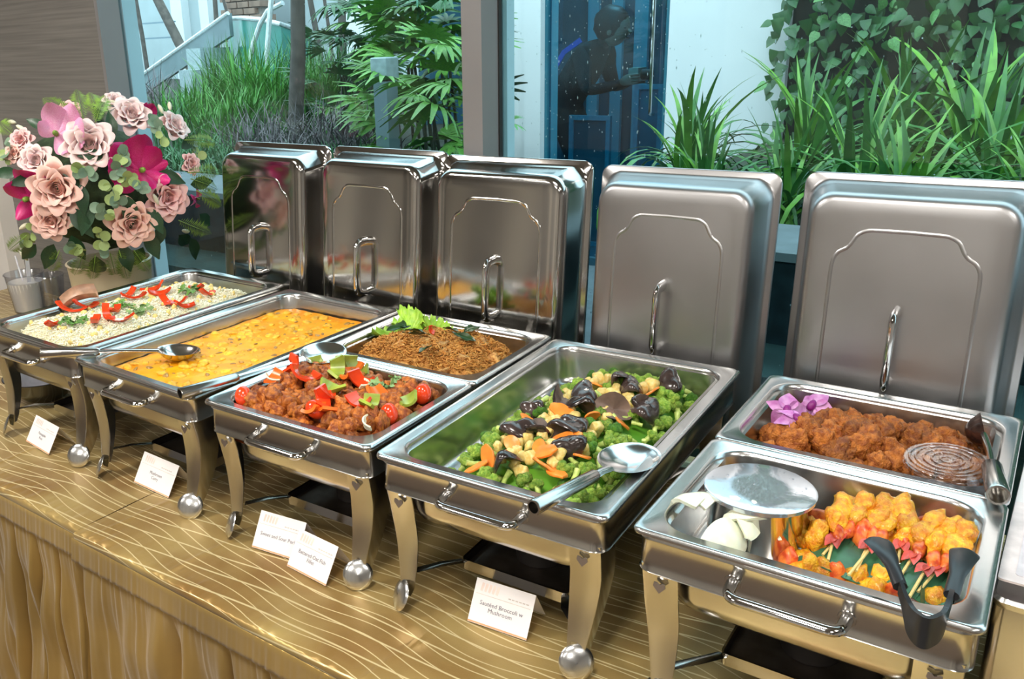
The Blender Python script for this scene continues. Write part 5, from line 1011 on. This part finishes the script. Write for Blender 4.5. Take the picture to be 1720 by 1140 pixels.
SL = ['strappy green plant at the left end of the right bed, drooping over the white wall', 'tallest strappy green plant with upright blades in the right bed', 'strappy green plant behind the gap of the two right lids', 'strappy green plant behind the rightmost lid', 'small strappy plant low behind the fourth lid', 'tall strappy plant in front of the ivy at the right', 'strappy green plant cut by the right edge of the photo', 'thin strappy plant against the white wall edge', 'low arching strappy plant above the right end of the fourth lid', 'low arching strappy plant above the left end of the rightmost lid', 'low arching strappy plant above the right end of the rightmost lid', 'rearmost strappy plant in the right bed, close to the ivy']
for i, (x, y, s_) in enumerate(STR):
    t = empty('strap_leaf_plant', (x, y, .2)); tag(t, SL[i], 'plant')
    for k in range(54):
        me = pr.choice(sb_); obj('leaf', me, None, t, loc=(pr.uniform(-.03, .03), pr.uniform(-.03, .03), 0), rot=(pr.uniform(-.15, .15), pr.uniform(-.12, .12), pr.uniform(0, 6.3)), scale=s_*pr.uniform(.6, 1.0))
# ivy
M_ivy = mat('ivy_leaf', (.045, .15, .045), .38, 0, .35, 15, (.025, .10, .04)); M_ivy2 = mat('light_ivy_leaf', (.10, .27, .08), .4, 0, .3, 15)
def ivy_leaf(m):
    mb = MB(); o_ = [(0, 0), (.20, .03), (.36, -.16), (.34, -.42), (.17, -.72), (0, -1.0), (-.17, -.72), (-.34, -.42), (-.36, -.16), (-.20, .03)]
    vs = [V3((0, -.35, .06))]+[V3((x, y, -.10*abs(x))) for x, y in o_]; mb.add(vs, [(0, 1+k, 1+(k+1) % 10) for k in range(10)]); mb.tube([(0, .0, 0), (0, .2, -.1)], .02, 3); return setm(mb.mesh('leaf', ang=0), m)
iv = [ivy_leaf(M_ivy), ivy_leaf(M_ivy), ivy_leaf(M_ivy2)]
ivy = empty('climbing_ivy', (0, 3.94, .2)); tag(ivy, 'dark green climbing ivy covering the wall at the upper right', 'ivy')
for k in range(290):
    x = pr.uniform(-.62, .72); z = pr.uniform(.05, .98); 
    if x < -.45 and pr.random() < .35: continue
    obj('leaf', pr.choice(iv), None, ivy, loc=(x, pr.uniform(-.20, 0), z), rot=(pi/2+pr.uniform(-1.1, .6), pr.uniform(-1.0, 1.0), pr.uniform(-.7, .7)), scale=pr.uniform(.05, .085))
mb = MB(); lv = [V3((0, -.35, .06))]+[V3((x, y, 0)) for x, y in [(0, 0), (.4, 0), (.34, -.42), (0, -1), (-.34, -.42), (-.4, 0)]]
for k in range(5200):
    c = V3((pr.uniform(-.62, 4.5), pr.uniform(-.10, .03), pr.uniform(-.1, 2.8))); R = Euler((pi/2+pr.uniform(-.8, .5), pr.uniform(-.4, .4), pr.uniform(-.6, .6))).to_matrix(); s_ = pr.uniform(.05, .09)
    mb.add([c+R @ (v*s_) for v in lv], [(0, 1+j, 1+(j+1) % 6) for j in range(6)])
tag(mb.build('ivy_foliage', M_ivy, ivy, ang=0), kind='stuff')
# grass clumps on the left
M_gr = mat('fresh_grass_blade', (.085, .28, .045), .45, 0, .3, 8); M_gr2 = mat('dark_grass_blade', (.04, .17, .05), .5, 0, .3, 8); M_pur = mat('purple_fountain_grass', (.10, .07, .085), .6, 0, .4, 8, (.17, .15, .155))
def clump(name, x, y, h_, n, m, label, cat, spread=.16, w_=.010, lean=.8, z=.2, grp=None):
    mb = MB()
    for k in range(n):
        a = pr.uniform(0, 6.3); l = h_*pr.uniform(.6, 1.1); o_ = V3((pr.uniform(-spread, spread)*.5, pr.uniform(-spread, spread)*.5, 0)); dx = V3((cos(a), sin(a), 0)); ln = pr.uniform(.1, lean); w2 = w_*pr.uniform(.6, 1.2); sd = V3((-sin(a), cos(a), 0))
        P_ = [o_+dx*l*ln*(q*q)*.8+V3((0, 0, l*(q-.35*ln*q*q))) for q in (0, .3, .55, .8, 1)]
        W_ = [.6, 1, .9, .6, .05]; vs = []
        for p_, q in zip(P_, W_): vs += [p_-sd*w2*q*.5, p_+sd*w2*q*.5]
        mb.add(vs, [(2*j, 2*j+1, 2*j+3, 2*j+2) for j in range(4)])
    o = mb.build(name, m, ang=0, loc=(x, y, z)); return tag(o, label, cat, grp)
def gp(px, y): p = at(px, 200, y=y); return p.x
for i, (px, y, h_, n, lb) in enumerate([(430, 3.4, .72, 260, 'tall light green grass clump in the middle of the left garden'), (390, 3.7, .70, 240, 'light green grass clump left of the tallest one'), (470, 3.5, .62, 220, 'light green grass clump beside the dark trunk'), (345, 3.2, .48, 200, 'low bright grass clump near the grey steps'), (545, 3.6, .66, 240, 'green grass clump right of the dark trunk'), (305, 2.9, .40, 180, 'short grass clump above the pale roses'), (410, 2.9, .42, 220, 'low grass clump in front of the tall ones'), (590, 3.9, .70, 200, 'green grass clump left of the grey bollard'), (350, 2.6, .30, 160, 'short grass clump just above the leftmost lid'), (515, 4.6, .8, 200, 'distant grass clump behind the trunk')]):
    clump('grass_clump', gp(px, y), y, h_, n, M_gr if i not in (7, 9) else M_gr2, lb, 'grass', .30, .012)
for i, (px, y, h_, n, lb) in enumerate([(455, 2.1, .24, 260, 'purple grey fountain grass behind the first two lids'), (410, 2.2, .20, 240, 'purple grey fountain grass above the leftmost lid'), (560, 2.3, .26, 300, 'purple grey fountain grass left of the bollard'), (500, 1.9, .20, 240, 'dark purple grass at the foot of the trunk'), (250, 3.0, .42, 220, 'dark purple shrubby grass beside the window frame'), (600, 2.1, .22, 260, 'dark fountain grass at the foot of the bollard'), (285, 2.3, .26, 200, 'dark grass behind the top of the bouquet'), (360, 1.9, .14, 200, 'low dark grass right of the bouquet'), (530, 1.75, .14, 240, 'low dark grass behind the second lid')]):
    clump('fountain_grass', gp(px, y), y, h_*1.6, n//2, M_pur if i < 6 else M_gr2, lb, 'grass', .34, .007, 1.2)
for i in range(16):
    y = 1.6+.22*(i % 3); clump('ground_cover', gp(260+34*i, y), y, .16, 150, M_gr2, 'low dark green ground cover along the bed edge', 'ground cover', .34, .010, 1.3, grp='ground cover along the bed')
# broad fan palms
M_fan = mat('fan_palm_leaf', (.13, .33, .04), .42, 0, .3, 20, (.07, .22, .04)); M_fan2 = mat('deep_fan_palm_leaf', (.035, .13, .05), .45, 0, .3, 20)
def fan_mesh(m, n=9, L_=1, spread=2.9, w_=.15, dr=.5):
    mb = MB()
    for k in range(n):
        a = spread*(k/(n-1)-.5); l = L_*(1-.25*abs(k/(n-1)-.5)*2); rg = []
        for q in range(6):
            t = q/5; hw = w_/2*sin(pi*min(.96, t*.8+.12))*L_; r = l*t; c = V3((r*sin(a), r*cos(a), -dr*l*t*t)); s_ = V3((cos(a), -sin(a), 0)); rg.append([c-s_*hw+V3((0, 0, hw*.3)), c, c+s_*hw+V3((0, 0, hw*.3))])
        mb.loft(rg, closed=False)
    return setm(mb.mesh('fan_leaf', ang=0), m)
fans = [fan_mesh(M_fan), fan_mesh(M_fan, 7, 1, 2.3, .19, .35), fan_mesh(M_fan2, 9, 1, 3.1, .14, .6), fan_mesh(M_fan2, 8, 1, 2.8, .16, .3)]
PF = [((715, 150), 2.1, 'bright fan palm nearest the window post'), ((745, 60), 2.6, 'tall fan palm at the top right of the left window'), ((620, 40), 3.2, 'dark fan palm behind the bollard'), ((690, 90), 2.5, 'fan palm rising right of the bollard'), ((575, 110), 3.4, 'dark fan palm left of the bollard'), ((860, 210), 3.2, 'palm sprout between the post and the dark door')]
for i, (px, y, lb) in enumerate(PF):
    c = at(px[0], px[1], y=y); t = empty('fan_palm', (c.x, c.y, .2)); tag(t, lb, 'palm'); H_ = c.z-.2; N = (44, 50, 50, 44, 40, 3)[i]
    for s_ in range(3 if i < 5 else 1): MB().tube([(.03*s_, .02*s_, 0), (.02*s_-.02, 0, H_*.9)], .008, 6).build('stem', M_soil, t)
    for k in range(N):
        a = pr.uniform(0, 6.3); r = pr.uniform(.02, .30)*(1 if i < 5 else .2); z = H_+pr.uniform(-.30, .22)*(1 if i < 5 else .2)
        me = fans[(0 if pr.random() < .5 else 1) if (i in (0, 3, 5) or (i == 1 and k < 8)) else pr.choice((2, 3, 2, 3, 1))]
        loc = V3((r*cos(a), r*sin(a), max(.03, z))); f = obj('fan_leaf', me, None, t, loc=loc, rot=Euler((pr.uniform(.0, .9), pr.uniform(-.3, .3), a-pi/2+pr.uniform(-.5, .5))), scale=pr.uniform(.13, .19)*(1 if i < 5 else .7))
c = at(728, 178, y=1.75); t = empty('fan_palm', (c.x, c.y, .2)); tag(t, 'low bright fan palm with one large drooping fan, above the second lid', 'palm'); MB().tube([(0, 0, 0), (0, 0, c.z-.2)], .006, 6).build('stem', M_soil, t)
obj('fan_leaf', fan_mesh(M_fan, 13, 1, 4.4, .14, .75), None, t, loc=(0, 0, c.z-.2), rot=(.55, 0, pi), scale=.21); obj('fan_leaf', fans[0], None, t, loc=(.04, .05, c.z-.12), rot=(.3, 0, 2.2), scale=.16)
# bollard light
M_bol = mat('blue_grey_metal', (.20, .28, .33), .45, .3, .05, 8); c = at(650, 200, y=1.95)
t = empty('bollard_light', (c.x, 1.95, .2)); tag(t, 'blue grey square bollard light standing among the plants', 'bollard'); zt = at(650, 96, y=1.95).z-.2
MB().box((0, 0, (zt-.10)/2), (.075, .075, zt-.10)).build('post', M_bol, t, smooth=False); MB().box((0, 0, zt-.095), (.06, .06, .012)).build('joint', rubber, t, smooth=False)
MB().loft([rrect(.088, .088, .004, z, 2) for z in (zt-.090, zt-.004)]+[rrect(.08, .08, .004, zt, 2)], True, True).build('lamp_head', mat('pale_blue_grey_metal', (.34, .43, .48), .4, .2), t, smooth=False)
# trunks
M_bark = mat('grey_brown_bark', (.10, .085, .075), .8, 0, .3, 14, bump=.6, bs=20)
def trunk(a, b, y, r_px, label, name='tree_trunk', m=M_bark, crown=False):
    A = at(*a, y=y); B = at(*b, y=y); B = A+(B-A)*((.2-A.z)/(B.z-A.z)) if abs(B.z-A.z) > .01 else B; d = A-B; s_ = r_px*(A-V3((CX, CY, CZ))).length/FPX
    o = MB().tube([B, B+d*.3, B+d*.65+V3((.01, 0, 0)), A, A+d*1.2], [s_*1.1, s_, s_*.95, s_*.9, s_*.7], 12).build(name, m); tag(o, label, 'tree')
trunk((500, 0), (497, 225), 2.9, 13, 'thickest grey brown tree trunk in the left garden')
trunk((265, 0), (303, 78), 6.5, 8, 'slanting dark trunk near the left window frame'); trunk((228, 0), (243, 90), 6.0, 3.5, 'thin dark trunk nearest the left window frame')
trunk((361, 0), (363, 38), 8.0, 4, 'thin dark trunk behind the sloping rail'); trunk((574, 0), (574, 50), 6.5, 7, 'brown trunk above the fan palms'); trunk((521, 0), (527, 35), 7.0, 5, 'slim trunk just right of the thickest one')
trunk((375, 0), (381, 22), 8.5, 2.5, 'thinnest trunk beside the curved rail'); trunk((545, 0), (549, 30), 8.2, 3, 'thin trunk between the two brown ones')
# building behind
slab('wall_far', -34, 3, 11.8, 12, -.2, 8, M_grey)
for k, (px, w_) in enumerate([(296, .18), (342, .14), (600, .3)]):
    c = at(px, 20, y=11.6); slab('trim_%d' % (12+k), c.x-w_, c.x+w_, 11.6, 11.8, -.2, 8, M_white)
for z in (1.05, 1.35):
    slab('trim_%d' % (15+int(z*10)), -24, -14.5, 10.9, 10.93, z, z+.03, M_bol)
c0, c1 = at(392, 10, y=11), at(440, 10, y=11)
t = empty('brick_pier', ((c0.x+c1.x)/2, 11, .2)); tag(t, 'brown brick pier far behind the curved rail', 'brick pier')
M_brick = mat('brown_brick', (.26, .17, .13), .8, 0, .2, 6); bme = setm(MB().loft([rrect(.30, .4, .01, z, 1) for z in (0, .10)], True, True).mesh('brick', smooth=False), M_brick)
nb = max(3, int((c1.x-c0.x)/.32))
MB().box((0, .05, 1.0), (nb*.32-.02, .3, 2.0)).build('mortar', mat('mortar', (.30, .27, .24), .9), t, smooth=False)
for r_ in range(17):
    for k in range(nb): obj('brick', bme, None, t, loc=((k-(nb-1)/2)*.32+(.08 if r_ % 2 else -.08), 0, r_*.12))
# stair parapet, curved glass rail and white poles
M_rail = mat('pale_rail', (.75, .80, .80), .4, .2); M_conc = mat('grey_parapet', (.20, .27, .29), .6, 0, .1, 6)
yS = 5.2; A = at(205, 150, y=yS); B = at(383, 22, y=yS); t = empty('stair_rail', (A.x, yS, .2)); tag(t, 'sloping stair rail with grey panel behind the grass', 'railing'); off = V3((A.x, yS, .2))
MB().tube([A-off, B-off], .022, 8).build('handrail', M_rail, t)
m = MB(); A2 = at(300, 130, y=yS+.05)-off; a_, b_ = A-off, B-off; dn = V3((0, 0, -.22)); th = V3((0, .05, 0)); m.loft([[a_, a_+dn*.9, a_+dn*.9+th, a_+th], [b_, b_+dn, b_+dn+th, b_+th]], True, True); m.build('rail_panel', M_conc, t, smooth=False)
for k, (px0, px1, z0_, z1_) in enumerate([((312, 82), (342, 140), 0, 0), ((300, 118), (330, 165), 0, 0)]):
    a, b = at(*px0, y=5.0-k*.5), at(*px1, y=5.0-k*.5); o = MB().box(((a.x+b.x)/2, a.y+.2, (a.z+.2)/2), (b.x-a.x, .4, a.z-.2)).build('stone_block', mat('wet_grey_block', (.36, .45, .47), .5), smooth=False); tag(o, ['upper grey stair block beside the grass', 'lower grey stair block beside the grass'][k], 'stone block')
pts = [at(px, py, y=yy) for px, py, yy in ((378, 31, 5.6), (405, 30, 5.2), (440, 33, 5.0), (470, 40, 5.0), (498, 50, 5.2), (520, 60, 5.6))]
t = empty('curved_glass_rail', (pts[0].x, 5.2, .2)); tag(t, 'curved pale rail above teal glass in the left garden', 'railing'); off = V3((pts[0].x, 5.2, .2)); pl2 = [p-off for p in pts]
MB().tube(pl2, .022, 8).build('handrail', M_rail, t)
m = MB(); m.loft([[p+V3((0, .01, -.02)), p+V3((0, .01, -.62)), p+V3((0, .03, -.62)), p+V3((0, .03, -.02))] for p in pl2], True, True); m.build('teal_panel', mat('teal_glass_panel', (.03, .24, .19), .2, 0, .15, 3), t)
def pole(pp, y, label):
    q = [at(*p, y=y) for p in pp]; e = q[-1]; q.append(V3((e.x+(e.x-q[-2].x)*.6, e.y, .2))); o = MB().tube(q, .022, 8).build('white_pole', M_rail); tag(o, label, 'pole')
pole([(456, -5), (452, 40), (448, 95)], 4.4, 'straight white pole right of the curved one'); pole([(475, 5), (450, 18), (437, 40), (425, 75), (419, 108)], 4.5, 'curved white pole crossing the teal rail')
# raindrops on the outside of the glass
M_drop = mat('raindrop', (.75, .85, .88), .05, .3)
dm = MB(); dr_ = random.Random(9)
oc = [V3((x, y, z)) for x, y, z in ((1, 0, 0), (-1, 0, 0), (0, 0, 1), (0, 0, -1), (0, .6, 0))]
for k in range(950):
    x = dr_.choice((dr_.uniform(-.10, .28), dr_.uniform(-.17, 1.1), dr_.uniform(-.17, .2), dr_.uniform(-1.4, 1.2))); z = dr_.uniform(.15, .97); s_ = dr_.uniform(.0006, .0015); e = dr_.choice((1, 1, 1.6, 3))
    c = V3((x, GY+.0165, z)); dm.add([c+V3((p.x*s_, p.y*s_, p.z*s_*e)) for p in oc], [(0, 2, 4), (2, 1, 4), (1, 3, 4), (3, 0, 4)])
tag(dm.build('raindrops', M_drop, ang=0), 'fine raindrops on the outside of the window glass', 'raindrops', kind='stuff')
